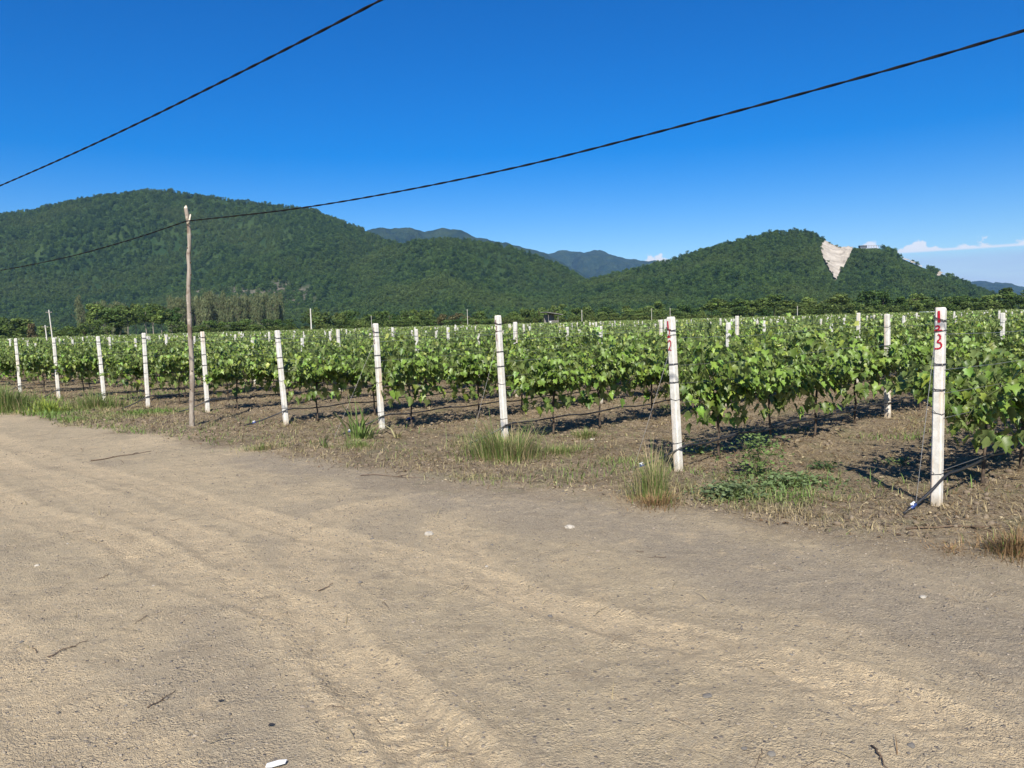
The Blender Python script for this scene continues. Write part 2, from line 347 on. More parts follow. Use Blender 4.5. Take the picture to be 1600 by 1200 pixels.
def terrain(x, y):
    """height, zone colours and road membership at points of the ground"""
    x = np.asarray(x, float); y = np.asarray(y, float); r = np.hypot(x, y)
    u = x * D[0] + y * D[1]; v = x * N[0] + y * N[1]
    e = u - edge_u(v)                       # >0: vineyard side
    near = r < 45
    h = .025 * fbm(x * .35, y * .35, 3, 1) + .005 * fbm(x * 1.7, y * 1.7, 3, 2)
    rough = .0038 * fbm(x * 9, y * 9, 4, 3, .7)
    clod = np.maximum(0, fbm(x * 4.5, y * 4.5, 4, 7, .62)) * .055
    ver = sstep(-.25, .55, e + .25 * fbm(x * 1.6, y * 1.6, 3, 12))
    rowd = np.abs((v - 2.42 + 1.33) % 2.66 - 1.33)         # distance to the vine row
    clodmask = ver * (.35 + .65 * sstep(.75, .3, rowd)) * (.45 + .55 * sstep(7, 11, v + 2 * fbm(x * .3, y * .3, 2, 4)))
    h = h + rough + clodmask * clod + ver * (-.012 + .018 * fbm(x * 3, y * 3, 3, 9)) + .02 * ver * sstep(.7, .2, rowd)
    dust = .35 * sstep(-.1, .7, fbm(x * .55 + 3, y * .55, 4, 21)); grit = sstep(.12, .75, fbm(x * .7, y * .7 + 8, 4, 30)) * .55
    if near.any():
        xi, yi = x[near], y[near]; hh = np.zeros(xi.shape); du = dust[near]; gr = grit[near]
        for pts, w, dep, lug in TRACKS:
            dd, al, sd = polydist(xi, yi, pts); f = sstep(w * 1.25, w * .75, dd)
            wob = .6 + .4 * fbm(al * .9, al * 0 + w * 9, 3, 40)
            ph = (al + dd * .55) / .095 + np.where(sd > 0, .5, 0); lugs = np.clip(np.sin(ph * 2 * np.pi) * 2.2, -1, 1)
            hh += -dep * .68 * f * wob + dep * .6 * np.exp(-((dd - w * 1.25) / (w * .35)) ** 2) * wob + f * lugs * .0044 * lug * sstep(-.25, .25, fbm(al * .6, al * 0 + w * 31, 2, 44))
            du = np.maximum(du, sstep(w * 2.2, w * .6, dd) * wob * 1.2); gr = gr * (1 - .8 * sstep(w * 2, w, dd))
        dd, al, sd = polydist(xi, yi, GRIT); gr = np.maximum(gr, sstep(.75, .2, dd + .3 * fbm(xi * 1.3, yi * 1.3, 3, 50)) * .95)
        roadw = 1 - ver[near]; h[near] += hh * roadw; dust[near] = np.clip(du, 0, 1); grit[near] = np.clip(gr, 0, 1)
    verz = np.maximum(ver, .7 * sstep(-.9, .0, e + .4 * fbm(x * 1.1, y * 1.1, 3, 15)) * sstep(9, 5, v)); zone = np.stack([dust * (1 - verz), grit * (1 - ver), verz], 1)
    fade = sstep(160, 60, r); h = h * fade
    return h, zone, e
def tz(x, y): return float(terrain(np.array([x]), np.array([y]))[0][0])
fa = np.radians(np.arange(-47, 47.001, .2)); ca = np.radians(np.concatenate([np.arange(50, 181, 5), np.arange(-180 + 5, -48, 5)]))
ang = np.sort(np.concatenate([fa, ca]))
rad = [1.0]
while rad[-1] < 32: rad.append(rad[-1] * 1.0042)
while rad[-1] < 30000: rad.append(rad[-1] * 1.06)
rad = np.array(rad); nr, na = len(rad), len(ang)
RR, AA = np.meshgrid(rad, ang, indexing='ij'); X = (RR * np.sin(AA)).ravel(); Y = (RR * np.cos(AA)).ravel()
Hh, Zc, Ed = terrain(X, Y)
i, j = np.meshgrid(np.arange(nr - 1), np.arange(na), indexing='ij'); j2 = (j + 1) % na
Fq = np.stack([i * na + j, (i + 1) * na + j, (i + 1) * na + j2, i * na + j2], -1).reshape(-1, 4)[:, ::-1]
cx, cy = X[Fq].mean(1), Y[Fq].mean(1)
onroad = (Ed[Fq].mean(1) < 0) & (np.hypot(cx, cy) < 90)
inner = np.arange(na)
def submesh(name, F, extra=None):
    ids, inv = np.unique(F, return_inverse=True); V = np.stack([X, Y, Hh], 1)[ids]; me = mesh(name, V, inv.reshape(F.shape), M['ground'], True)
    a = me.color_attributes.new('zone', 'FLOAT_COLOR', 'POINT'); c = np.ones((len(ids), 4), np.float32); c[:, :3] = Zc[ids]; a.data.foreach_set('color', c.ravel()); return me
tag(link('dirt_road', submesh('dirt_road', Fq[onroad])), kind='structure')
tag(link('ground', submesh('ground', Fq[~onroad])), kind='structure')

# ------------------------------------------------------------------ hills
def hill_fn(ctrl, Yr, Yf, seed, gul=.30, p=1.25):
    a = np.array([c[0] for c in ctrl]); e = np.array([c[1] for c in ctrl])
    def f(t, y):                                   # t = bearing (x / y), y = distance
        E = np.interp(t, a, e) * Yr
        k = np.clip((y - Yf) / (Yr - Yf), 0, 1); g = k ** p
        back = np.clip((y - Yr) / (Yr - Yf), 0, 1); g = np.where(y > Yr, 1 - back ** 1.5 * .9, g)
        x = t * y
        ridges = 1 - np.abs(fbm(x / 210, y / 420, 3, seed)) * 1.6
        w = np.sin(np.pi * np.clip(k, 0, 1)) * (y <= Yr)
        return E * g * (1 + gul * (ridges - .5) * w) + 4 * fbm(x / 60, y / 60, 3, seed + 3) * w - 8.0 * np.clip(k * 3, 0, 1)
    return f
_cm = (Matrix.Rotation(math.pi / 2 - PITCH, 4, 'X') @ Matrix.Rotation(-ROLL, 4, 'Z')).to_3x3()
def px(x, y):                                      # bearing and rise of a direction
    d = _cm @ Vector(((x - 800) / 1200, (600 - y) / 1200, -1)); return (d.x / d.y, d.z / d.y)
HA = [px(*q) for q in [(-420, 420), (-200, 372), (-60, 345), (0, 331), (50, 325), (100, 312), (150, 303), (200, 297), (235, 293), (270, 294), (300, 300), (350, 306), (400, 313), (450, 319), (490, 323), (520, 337), (560, 352), (600, 370), (640, 384), (700, 405), (780, 440), (860, 480), (900, 500)]]
HA2 = [px(*q) for q in [(440, 500), (500, 455), (560, 405), (600, 383), (640, 374), (680, 368), (720, 371), (760, 375), (800, 383), (850, 399), (880, 413), (910, 431), (960, 455), (1020, 478), (1080, 492), (1140, 497)]]
HB = [px(*q) for q in [(780, 503), (830, 478), (870, 455), (905, 438), (940, 428), (1000, 415), (1050, 400), (1100, 385), (1150, 372), (1200, 360), (1240, 355), (1270, 359), (1287, 368), (1310, 379), (1340, 379), (1370, 378), (1390, 384), (1410, 395), (1440, 408), (1470, 418), (1500, 433), (1530, 446), (1560, 458), (1600, 470), (1650, 478), (1750, 482), (1900, 486)]]
LOW = [(-1.4, .008), (-.5, .010), (0, .012), (.5, .018), (.8, .02), (1.4, .02)]
def build_hill(name, f, t0, t1, Yf, Yr, nt_, ny, zonef=None):
    t = np.linspace(t0, t1, nt_); y = np.concatenate([np.linspace(Yf, Yr, ny), np.linspace(Yr, Yr + (Yr - Yf), ny // 3)[1:]])
    T, YY = np.meshgrid(t, y, indexing='ij'); Z = f(T, YY); V = np.stack([(T * YY).ravel(), YY.ravel(), Z.ravel()], 1)
    n2 = len(y); a, b = np.meshgrid(np.arange(nt_ - 1), np.arange(n2 - 1), indexing='ij')
    F = np.stack([a * n2 + b, (a + 1) * n2 + b, (a + 1) * n2 + b + 1, a * n2 + b + 1], -1).reshape(-1, 4)
    me = mesh(name, V, F, M['hill'], True); at = me.color_attributes.new('zone', 'FLOAT_COLOR', 'POINT'); c = np.zeros((len(V), 4), np.float32); c[:, 3] = 1
    if zonef: c[:, 1] = zonef(T.ravel(), YY.ravel(), Z.ravel())
    at.data.foreach_set('color', c.ravel())
    return tag(link(name, me), kind='structure')
fA = hill_fn(HA, 1750, 1000, 60); fA2 = hill_fn(HA2, 1450, 880, 70); fB = hill_fn(HB, 1250, 760, 80, .22, 1.15)
def el(y, z): return (z - 1.7) / y
def brownA(t, y, z):                 # bare eroded clay at the foot of the left hill
    e = el(y, z); c = .045 + .012 * np.sin((t + .3) * 60); return sstep(.014, .006, np.abs(e - .042 - .02 * np.clip(t + .36, 0, .2) - .008 * fbm(t * 40, e * 40, 3, 90))) * sstep(-.44, -.40, t) * sstep(-.24, -.28, t)
def inpoly(x, y, poly):
    r = np.zeros(np.shape(x), bool); j = len(poly) - 1
    for i in range(len(poly)):
        xi, yi = poly[i]; xj, yj = poly[j]
        c = ((yi > y) != (yj > y)) & (x < (xj - xi) * (y - yi) / (yj - yi + 1e-12) + xi); r ^= c; j = i
    return r
SCAR = [px(*q) for q in [(1288, 369), (1296, 372), (1306, 379), (1336, 379), (1331, 393), (1325, 406), (1318, 418), (1310, 430), (1306, 439), (1301, 428), (1291, 412), (1284, 398), (1282, 386)]]
PATCH = [[px(*q) for q in pl] for pl in ([(1407, 402), (1416, 398), (1424, 403), (1440, 411), (1450, 412), (1448, 417), (1436, 415), (1420, 409)], [(1462, 428), (1470, 420), (1480, 420), (1481, 425), (1473, 427), (1468, 431)], [(1352, 414), (1355, 414), (1355, 417), (1352, 417)])]
build_hill('hill_left', fA, -1.05, .10, 1000, 1750, 240, 70, brownA)
build_hill('hill_middle', fA2, -.32, .30, 880, 1450, 160, 60)
build_hill('hill_right', fB, -.03, .95, 760, 1250, 300, 90)
def sheet(name, poly, f, Yr, Yf, step, mat, lift):
    """bare rock face lying on the hillside: a grid clipped by an outline, with its own relief"""
    tt = [p[0] for p in poly]; t = np.arange(min(tt) - .002, max(tt) + .002, step); y = np.linspace(Yf + .25 * (Yr - Yf), Yr - 1, 240)
    T, YY = np.meshgrid(t, y, indexing='ij'); Z = f(T, YY); jit = .0012 * fbm(T * 700, YY / 9, 2, 33)
    ok = inpoly(T + jit, (Z + 1.2) / YY + jit, poly); n2 = len(y); a, b = np.meshgrid(np.arange(len(t) - 1), np.arange(n2 - 1), indexing='ij')
    F = np.stack([a * n2 + b, (a + 1) * n2 + b, (a + 1) * n2 + b + 1, a * n2 + b + 1], -1).reshape(-1, 4); F = F[ok.ravel()[F].all(1)]
    V = np.stack([(T * YY).ravel(), YY.ravel(), (Z + lift + 1.3 * fbm(T * 260, YY / 14, 3, 35)).ravel()], 1); ids, inv = np.unique(F, return_inverse=True)
    return mesh(name, V[ids], inv.reshape(F.shape), mat, True)
tag(link('quarry_scar', sheet('quarry_scar', SCAR, fB, 1250, 760, .0009, M['rock'], 3.5)), kind='structure')
for pl in PATCH: tag(link('bare_slope', sheet('bare_slope', pl, fB, 1250, 760, .0012, M['rock'], 3.0)), kind='structure')
# distant mountains
def far_ridge(name, ctrl, Yr, depth, seed):
    f = hill_fn([px(*q) for q in ctrl], Yr, Yr - depth, seed, .35, 1.1); t0, t1 = px(*ctrl[0])[0], px(*ctrl[-1])[0]
    t = np.linspace(t0, t1, 200); y = np.linspace(Yr - depth, Yr + depth * .6, 60); T, YY = np.meshgrid(t, y, indexing='ij')
    Z = f(T, YY) + Yr * .0022 * fbm(T * 60, YY / 300, 4, seed + 8); n2 = 60
    a, b = np.meshgrid(np.arange(199), np.arange(59), indexing='ij'); F = np.stack([a * n2 + b, (a + 1) * n2 + b, (a + 1) * n2 + b + 1, a * n2 + b + 1], -1).reshape(-1, 4)
    tag(link(name, mesh(name, np.stack([(T * YY).ravel(), YY.ravel(), Z.ravel()], 1), F, M['far'], True)), kind='structure')
far_ridge('mountain_behind_saddle', [(420, 480), (520, 400), (575, 357), (600, 353), (640, 352), (662, 358), (690, 354), (720, 356), (745, 370), (790, 377), (840, 388), (900, 420), (1000, 480)], 4600, 1800, 100)
far_ridge('mountain_in_gap', [(640, 500), (740, 440), (800, 402), (850, 394), (890, 389), (930, 390), (960, 396), (1000, 405), (1030, 409), (1080, 425), (1200, 480)], 6600, 2300, 110)
far_ridge('mountain_on_right', [(1380, 490), (1460, 450), (1510, 440), (1540, 438), (1575, 440), (1600, 445), (1680, 440), (1800, 452), (2000, 480)], 6600, 2300, 120)
far_ridge('mountain_on_left', [(-500, 420), (-300, 345), (-150, 322), (-60, 322), (0, 328), (20, 330), (80, 380), (160, 470)], 3700, 1400, 130)

# ------------------------------------------------------------------ trees
def crown_mesh(name, kind, seed, mat, n=1500):
    """leaf clumps spread over overlapping boughs; unit size: width 1, height 1, base at z=0"""
    r = np.random.default_rng(seed); lobes = []
    if kind == 'poplar':
        for k in range(16): z = .06 + .86 * k / 15; w = .34 * np.sin(np.pi * min(1, .22 + .7 * (1 - z) ** .8)) ** .8; a = r.uniform(0, 6.28); lobes.append((.12 * np.cos(a), .12 * np.sin(a), z, w * r.uniform(.75, 1.1), .11))
    else:
        K = {'round': 17, 'tall': 18, 'bush': 15, 'flat': 16}[kind]
        for k in range(K):
            a = r.uniform(0, 6.28); q = r.uniform(0, 1) ** .6; zz = r.uniform(.10, .88)
            env = np.sin(np.pi * np.clip(.18 + zz * .78, 0, 1)) ** .6
            if kind == 'bush': zz = r.uniform(.05, .82); env = (1 - zz * .8) ** .5
            lobes.append((.34 * env * q * np.cos(a), .34 * env * q * np.sin(a), zz, r.uniform(.11, .2), r.uniform(.09, .16)))
    L = np.array(lobes); pick = r.integers(0, len(L), n); l = L[pick]
    d = r.normal(size=(n, 3)); d[:, 2] += .25; d /= np.linalg.norm(d, axis=1)[:, None]
    rr = r.uniform(.62, 1.12, n)[:, None]; p = np.stack([l[:, 0], l[:, 1], l[:, 2]], 1) + d * rr * np.stack([l[:, 3], l[:, 3], l[:, 4]], 1)
    s = r.uniform(.022, .048, n) * (.8 if kind == 'poplar' else 1)
    nrm = d + r.normal(size=(n, 3)) * .65; nrm /= np.linalg.norm(nrm, axis=1)[:, None]
    t1 = np.cross(nrm, r.normal(size=(n, 3))); t1 /= np.linalg.norm(t1, axis=1)[:, None]; t2 = np.cross(nrm, t1)
    az = .7 if kind == 'poplar' else 1
    V = np.stack([p - t1 * s[:, None], p + t2 * (s * r.uniform(.5, .9, n))[:, None], p + t1 * s[:, None] + nrm * (s * .25)[:, None], p - t2 * (s * r.uniform(.5, .9, n))[:, None]], 1).reshape(-1, 3)
    V[:, :2] *= 1.0; V[:, 2] = np.clip(V[:, 2], 0, None)
    c = r.uniform(.7, 1.25, n)[:, None] * (1 + .18 * r.normal(size=len(L)))[pick][:, None] * np.array([[1, 1, 1.]]); c[:, 0] *= r.uniform(.9, 1.15, n)
    return mesh(name, V, np.arange(4 * n).reshape(n, 4), mat, False, np.repeat(c, 4, 0).astype(np.float32))
CR = {'round': [crown_mesh('crown', 'round', 200 + k, M['tree'], 2000) for k in range(6)],
      'bush': [crown_mesh('crown', 'bush', 220 + k, M['tree'], 1400) for k in range(4)],
      'shrub': [crown_mesh('crown', 'bush', 240 + k, M['shrub'], 900) for k in range(3)],
      'russet': [crown_mesh('crown', 'bush', 250 + k, M['russet'], 1000) for k in range(2)],
      'poplar': [crown_mesh('crown', 'poplar', 230 + k, M['poplar'], 2400) for k in range(4)]}
FOREST = [crown_mesh('canopy', 'round', 260 + k, M['forest'], 800) for k in range(5)]
def trunk_mesh(seed, mat):
    r = random.Random(seed); b = MB(); pts = [(0, 0, -.02)]; x = y = 0
    for k in range(1, 6): x += r.uniform(-.02, .02); y += r.uniform(-.02, .02); pts.append((x, y, k * .16))
    b.tube(pts, [.035, .028, .025, .021, .015, .007], 7)
    for k in range(5):
        z = r.uniform(.3, .62); a = r.uniform(0, 6.28); q = r.uniform(.14, .28); b.tube([(pts[3][0], pts[3][1], z), (q * .5 * math.cos(a), q * .5 * math.sin(a), z + .08), (q * math.cos(a), q * math.sin(a), z + .2)], [.012, .008, .003], 5)
    return b.mesh('trunk', mat, True)
TR = [trunk_mesh(k, M['bark']) for k in range(3)]; TRP = [trunk_mesh(10 + k, M['pale_bark']) for k in range(3)]
def ordn(n):
    ones = 'zeroth first second third fourth fifth sixth seventh eighth ninth tenth eleventh twelfth thirteenth fourteenth fifteenth sixteenth seventeenth eighteenth nineteenth'.split()
    tens = {2: 'twent', 3: 'thirt', 4: 'fort', 5: 'fift', 6: 'sixt', 7: 'sevent', 8: 'eight', 9: 'ninet'}
    if n < 20: return ones[n]
    return tens[n // 10] + 'ieth' if n % 10 == 0 else tens[n // 10] + 'y-' + ones[n % 10]
TREES = []
def tree(kind, xp, ytop, wpx, dist, low=0.12, pale=False):
    """a tree at bearing xp with its own distance, height and width in metres"""
    t, e = px(xp, ytop); TREES.append((t, kind, t * dist, dist, e * dist + 1.7, wpx * dist / 1200, low, pale))
rt = random.Random(11)
def run(kind, x0, x1, y0, y1, w, dist, gap, low=.05, jit=4, pale=False):
    x = x0
    while x < x1:
        f = (x - x0) / max(1, x1 - x0); ww = w * rt.uniform(.75, 1.25); tree(kind, x, y0 + (y1 - y0) * f + rt.uniform(-jit, jit) * (1.7 if kind == 'round' else 1), ww, dist * rt.uniform(.94, 1.06), low, pale); x += gap * rt.uniform(.75, 1.25)
run('round', -60, 40, 487, 490, 42, 250, 26); run('russet', 48, 66, 503, 504, 26, 235, 30, .02)
run('bush', 70, 150, 508, 503, 34, 250, 20, .02)
tree('poplar', 122, 463, 14, 420, .02); tree('poplar', 129, 478, 9, 440, .02); tree('poplar', 142, 486, 12, 400, .02)
run('round', 148, 275, 477, 475, 40, 285, 14, .38, 4, True)
run('poplar', 150, 200, 470, 474, 15, 420, 11, .02, 4); run('poplar', 264, 440, 463, 458, 15, 430, 6.6, .02, 5)
run('bush', 130, 200, 506, 505, 26, 262, 17, .02); run('bush', 272, 470, 501, 502, 34, 258, 19, .02, 5); run('shrub', 300, 520, 509, 505, 26, 235, 17, .02, 2)
tree('round', 484, 473, 30, 300, .2); tree('round', 509, 479, 44, 280, .06); tree('bush', 452, 497, 30, 270, .02); tree('round', 528, 488, 26, 285)
run('round', 545, 670, 490, 478, 34, 290, 18, .08); tree('round', 652, 476, 30, 280, .1); run('russet', 690, 735, 487, 487, 30, 285, 22, .02)
run('round', 745, 830, 489, 486, 32, 290, 18); run('bush', 530, 830, 499, 495, 26, 262, 20, .02, 2)
tree('round', 842, 474, 36, 290); tree('round', 868, 468, 36, 310); tree('round', 900, 480, 30, 320); run('round', 915, 1100, 480, 474, 34, 330, 19, .1)
run('shrub', 790, 1120, 496, 490, 22, 232, 15, .02, 1.5); run('bush', 900, 1110, 488, 484, 26, 290, 20, .02, 2)
run('round', 1112, 1260, 466, 461, 40, 285, 22, .35, 4); run('bush', 1120, 1300, 480, 478, 30, 262, 20, .02, 3)
run('round', 1262, 1460, 462, 459, 42, 285, 22, .12, 5); run('round', 1462, 1680, 458, 452, 46, 260, 22, .08, 5); run('bush', 1290, 1690, 474, 468, 34, 245, 22, .02, 3)
KLAB = {'round': ('broadleaf_tree', 'broad green tree, %s of its kind from the left in the distant tree line', 'tree'),
        'bush': ('bushy_tree', 'low dark green bush, %s from the left at the foot of the tree line', 'bush'),
        'shrub': ('hedge_shrub', 'bright green hedge shrub at the far vineyard edge, %s from the left', 'shrub'),
        'russet': ('brownish_bush', 'brownish bush in the far tree line, %s of its colour from the left', 'bush'),
        'poplar': ('poplar_tree', 'slim grey-green poplar behind the tree line, %s from the left', 'tree')}
cnt = {}
for (t, kind, x, y, h, w, low, pale) in sorted(TREES):
    cnt[kind] = cnt.get(kind, 0) + 1; nm, lab, cat = KLAB[kind]
    o = empty(nm, (x, y, 0), (0, 0, rt.uniform(0, 6.28)), lab % ordn(cnt[kind]), cat, {'round': 'trees of the distant tree line', 'bush': 'bushes at the foot of the tree line', 'shrub': 'hedge shrubs at the far vineyard edge', 'russet': 'brownish bushes', 'poplar': 'poplars behind the tree line'}[kind])
    w = max(w, 2.0); lo = h * low
    link('crown', rt.choice(CR[kind]), o, (0, 0, lo), None, (w * 1.15, w * 1.15, h - lo))
    link('trunk', rt.choice(TRP if pale else TR), o, (0, 0, 0), None, (h * (.45 if pale else .6), h * (.45 if pale else .6), h * .95))

# wooded slopes: one mass of tree crowns on each hill
def instancer(name, pts, scl, rotz, sources, label, cat, idx=None):
    me = mesh(name, pts, np.zeros((0, 3), int)); me.attributes.new('scl', 'FLOAT_VECTOR', 'POINT').data.foreach_set('vector', np.asarray(scl, np.float32).ravel())
    rv = np.zeros((len(pts), 3), np.float32); rv[:, 2] = rotz; me.attributes.new('rotv', 'FLOAT_VECTOR', 'POINT').data.foreach_set('vector', rv.ravel())
    ix = np.asarray(idx if idx is not None else rng.integers(0, len(sources), len(pts)), np.int32); me.attributes.new('pick', 'INT', 'POINT').data.foreach_set('value', ix)
    o = link(name, me); g = bpy.data.node_groups.new(name, 'GeometryNodeTree')
    g.interface.new_socket('Geometry', in_out='INPUT', socket_type='NodeSocketGeometry'); g.interface.new_socket('Geometry', in_out='OUTPUT', socket_type='NodeSocketGeometry')
    A = lambda t: g.nodes.new(t); gi, go, iop, jn = A('NodeGroupInput'), A('NodeGroupOutput'), A('GeometryNodeInstanceOnPoints'), A('GeometryNodeGeometryToInstance')
    for s in reversed(sources):
        oi = A('GeometryNodeObjectInfo'); oi.inputs['Object'].default_value = s; oi.transform_space = 'ORIGINAL'
        g.links.new(oi.outputs['Geometry'], jn.inputs[0])
    def at(nm, dt):
        n = A('GeometryNodeInputNamedAttribute'); n.data_type = dt; n.inputs[0].default_value = nm; return n.outputs['Attribute']
    g.links.new(gi.outputs[0], iop.inputs['Points']); g.links.new(jn.outputs[0], iop.inputs['Instance']); iop.inputs['Pick Instance'].default_value = True
    g.links.new(at('pick', 'INT'), iop.inputs['Instance Index']); g.links.new(at('scl', 'FLOAT_VECTOR'), iop.inputs['Scale'])
    e2r = A('FunctionNodeEulerToRotation'); g.links.new(at('rotv', 'FLOAT_VECTOR'), e2r.inputs[0]); g.links.new(e2r.outputs[0], iop.inputs['Rotation'])
    g.links.new(iop.outputs[0], go.inputs[0]); md = o.modifiers.new('scatter', 'NODES'); md.node_group = g
    return tag(o, label, cat, None, 'stuff')
def src(me):
    return bpy.data.objects.new('canopy', me)
FSRC = [src(m) for m in FOREST]
def forest(name, f, t0, t1, Yf, Yr, sp, label, excl=None):
    n = int((t1 - t0) * (Yr ** 2 - Yf ** 2) / 2 / sp ** 2); y = np.sqrt(rng.uniform(Yf ** 2, (Yr + 25) ** 2, n)); t = rng.uniform(t0, t1, n); z = f(t, y)
    ok = z > -3
    if excl is not None: ok &= ~excl(t, y, z)
    t, y, z = t[ok], y[ok], z[ok]; n = len(t); w = rng.uniform(.7, 1.35, n) * sp * 1.5; hgt = w * rng.uniform(.9, 1.35, n)
    return instancer(name, np.stack([t * y, y, z - hgt * .25], 1), np.stack([w, w, hgt], 1), rng.uniform(0, 6.28, n), FSRC, label, 'forest')
def exB(t, y, z):
    r = np.zeros(len(t), bool)
    for dz in (2, 6, 10):
        for p in [SCAR] + PATCH: r |= inpoly(t, (z + dz) / y, p)
    r |= (np.abs(t - px(1355, 378)[0]) < .02) & (y > 1215)
    return r & (rng.uniform(0, 1, len(t)) < .985)
def exA(t, y, z): return (brownA(t, y, z) > .4) & (rng.uniform(0, 1, len(t)) < .25)
forest('hillside_forest', fA, -.80, .08, 1000, 1750, 6.4, 'dense dark green forest covering the tall left hill', exA)
forest('hillside_forest', fA2, -.30, .28, 880, 1450, 6.4, 'dense dark green forest covering the lower middle hill')
forest('hillside_forest', fB, -.02, .80, 760, 1250, 6.2, 'dense green forest covering the right hill around the quarry', exB)

# ------------------------------------------------------------------ far structures
def concrete_pole(xp, ytop, dist, label, thick=.11, lean=0.0):
    t, e = px(xp, ytop); b = MB(); h = e * dist + 1.7; b.tube([(0, 0, -.3), (lean * .5 * h, 0, h * .5), (lean * h, 0, h)], [thick, thick * .85, thick * .7], 8)
    o = empty('utility_pole', (t * dist, dist, 0), (0, 0, 0), label, 'pole', 'distant poles'); b.build('shaft', M['concrete'], o)
    c = MB(); c.box((lean * h, 0, h * .95), (.5, .06, .06)); c.build('cross_piece', M['greywood'], o)
concrete_pole(485, 482, 200, 'white concrete pole before the round trees left of centre', .18)
concrete_pole(80, 484, 60, 'tall thin grey pole rising behind the ninth end post', .05, -.05)
concrete_pole(73, 508, 60, 'short thin grey stake beside the tall thin pole at left', .05, -.05)
concrete_pole(580, 493, 180, 'thin pole seen just left of the fourth end post', .05)
concrete_pole(730, 483, 200, 'thin grey pole before the brownish bushes left of centre', .07)
concrete_pole(909, 484, 200, 'thin grey pole right of the wooden hut', .08)
concrete_pole(1018, 482, 210, 'thin grey pole left of the post marked 122', .06)
concrete_pole(1047, 481, 210, 'thin grey pole seen right above the post marked 122', .06)
concrete_pole(1246, 478, 210, 'thin pole before the trees below the right hill', .08)
# wooden lookout hut on stilts
t, e = px(861, 489); hd = 190; hut = empty('wooden_hut', (t * hd, hd, 0), (0, 0, R(25)), 'weathered wooden hut on stilts with grey sheet roof beyond the vines', 'hut')
HZ = e * hd + 1.7
b = MB(); b.box((-.4, 0, HZ - .15), (4.6, 3.4, .12), None, Matrix.Rotation(R(9), 4, 'Y')); b.build('roof', M['roof'], hut)
for sx in (-1.35, 1.35):
    for sy in (-1.1, 1.1):
        b = MB(); b.tube([(sx, sy, -.2), (sx * .98, sy, HZ - .2 - (.2 if sx > 0 else -.2))], .07, 6); b.build('stilt', M['greywood'], hut)
b = MB(); b.box((0, 0, 1.25), (3.0, 2.5, .1)); b.build('platform', M['greywood'], hut)
for k, (zz, hh) in enumerate([(1.45, .22), (1.72, .2), (1.98, .2)]):
    b = MB(); b.box((0, -1.22, zz), (2.9, .05, hh)); b.build('board', M['greywood'], hut)
    b = MB(); b.box((1.42, 0, zz), (.05, 2.3, hh)); b.build('board', M['greywood'], hut)
b = MB(); b.box((0, 1.15, (1.3 + HZ - .3) / 2), (2.8, .06, HZ - 1.6)); b.build('back_wall', M['greywood'], hut)
b = MB(); b.box((-.9, -1.27, 1.75), (.5, .03, .35)); b.build('white_panel', M['white_wall'], hut)
for k in range(7): b = MB(); b.box((-1.3 + .43 * k, -1.25 - .02 * (k % 2), .62), (.3, .04, 1.1), None, Matrix.Rotation(R(3 - k), 4, 'Y')); b.build('board', M['greywood'], hut)
b = MB(); b.tube([(1.3, -1.2, 1.2), (2.3, -1.6, .1)], .06, 6); b.tube([(1.4, -.6, 1.2), (2.5, -.8, .1)], .06, 6); b.build('brace', M['greywood'], hut)
b = MB(); b.tube([(1.9, -1.6, 0), (1.2, -1.2, 1.3)], .05, 6); b.build('ladder_rail', M['greywood'], hut)
# white shed roof seen behind the end post marked 123
t, e = px(1449, 487); sdn = 150; sh = empty('white_shed', (t * sdn, sdn, 0), (0, 0, R(10)), 'low white shed roof showing behind the post marked 123', 'shed'); hh = e * sdn + 1.7
b = MB(); b.box((0, 0, hh / 2 - .1), (1.6, 1.6, hh - .2)); b.build('wall', M['white_wall'], sh)
b = MB(); b.box((0, 0, hh - .06), (2.0, 2.0, .12), None, Matrix.Rotation(R(2), 4, 'Y')); b.build('roof', M['whiteplastic'], sh)
# flat-roofed building on the ridge above the quarry
t, e = px(1348, 379); yy = 1249; bl = empty('ridge_building', (t * yy, yy, fB(np.array([t]), np.array([yy]))[0] + 1), (0, 0, 0), 'long grey flat-roofed building on the ridge above the quarry', 'building')
b = MB(); b.box((0, 0, 3), (15, 8, 6)); bw = b.build('wall', flat('grey_panels', (.11, .12, .13), .7), bl)
b = MB(); b.box((0, 0, 6.2), (17, 10, .5)); b.build('roof', M['roof'], bl)
for k in range(5): b = MB(); b.box((-6 + 3 * k, -4.03, 3.4), (1.7, .1, 2.2)); b.build('window', flat('dark_glass', (.03, .04, .05), .2), bw)
bl.scale = (.75, .75, .62)
fn = empty('ridge_fence', (t * yy + 20, yy, fB(np.array([t + .016]), np.array([yy]))[0] + 1), (0, 0, 0), 'pale railing on the ridge right of the grey building', 'fence')
for k in range(9): b = MB(); b.box((-11 + 2.7 * k, 0, 2), (.35, .35, 4)); b.build('post', M['greywood'], fn)
b = MB(); b.box((0, 0, 3.4), (23, .3, .35)); b.build('rail', M['greywood'], fn)

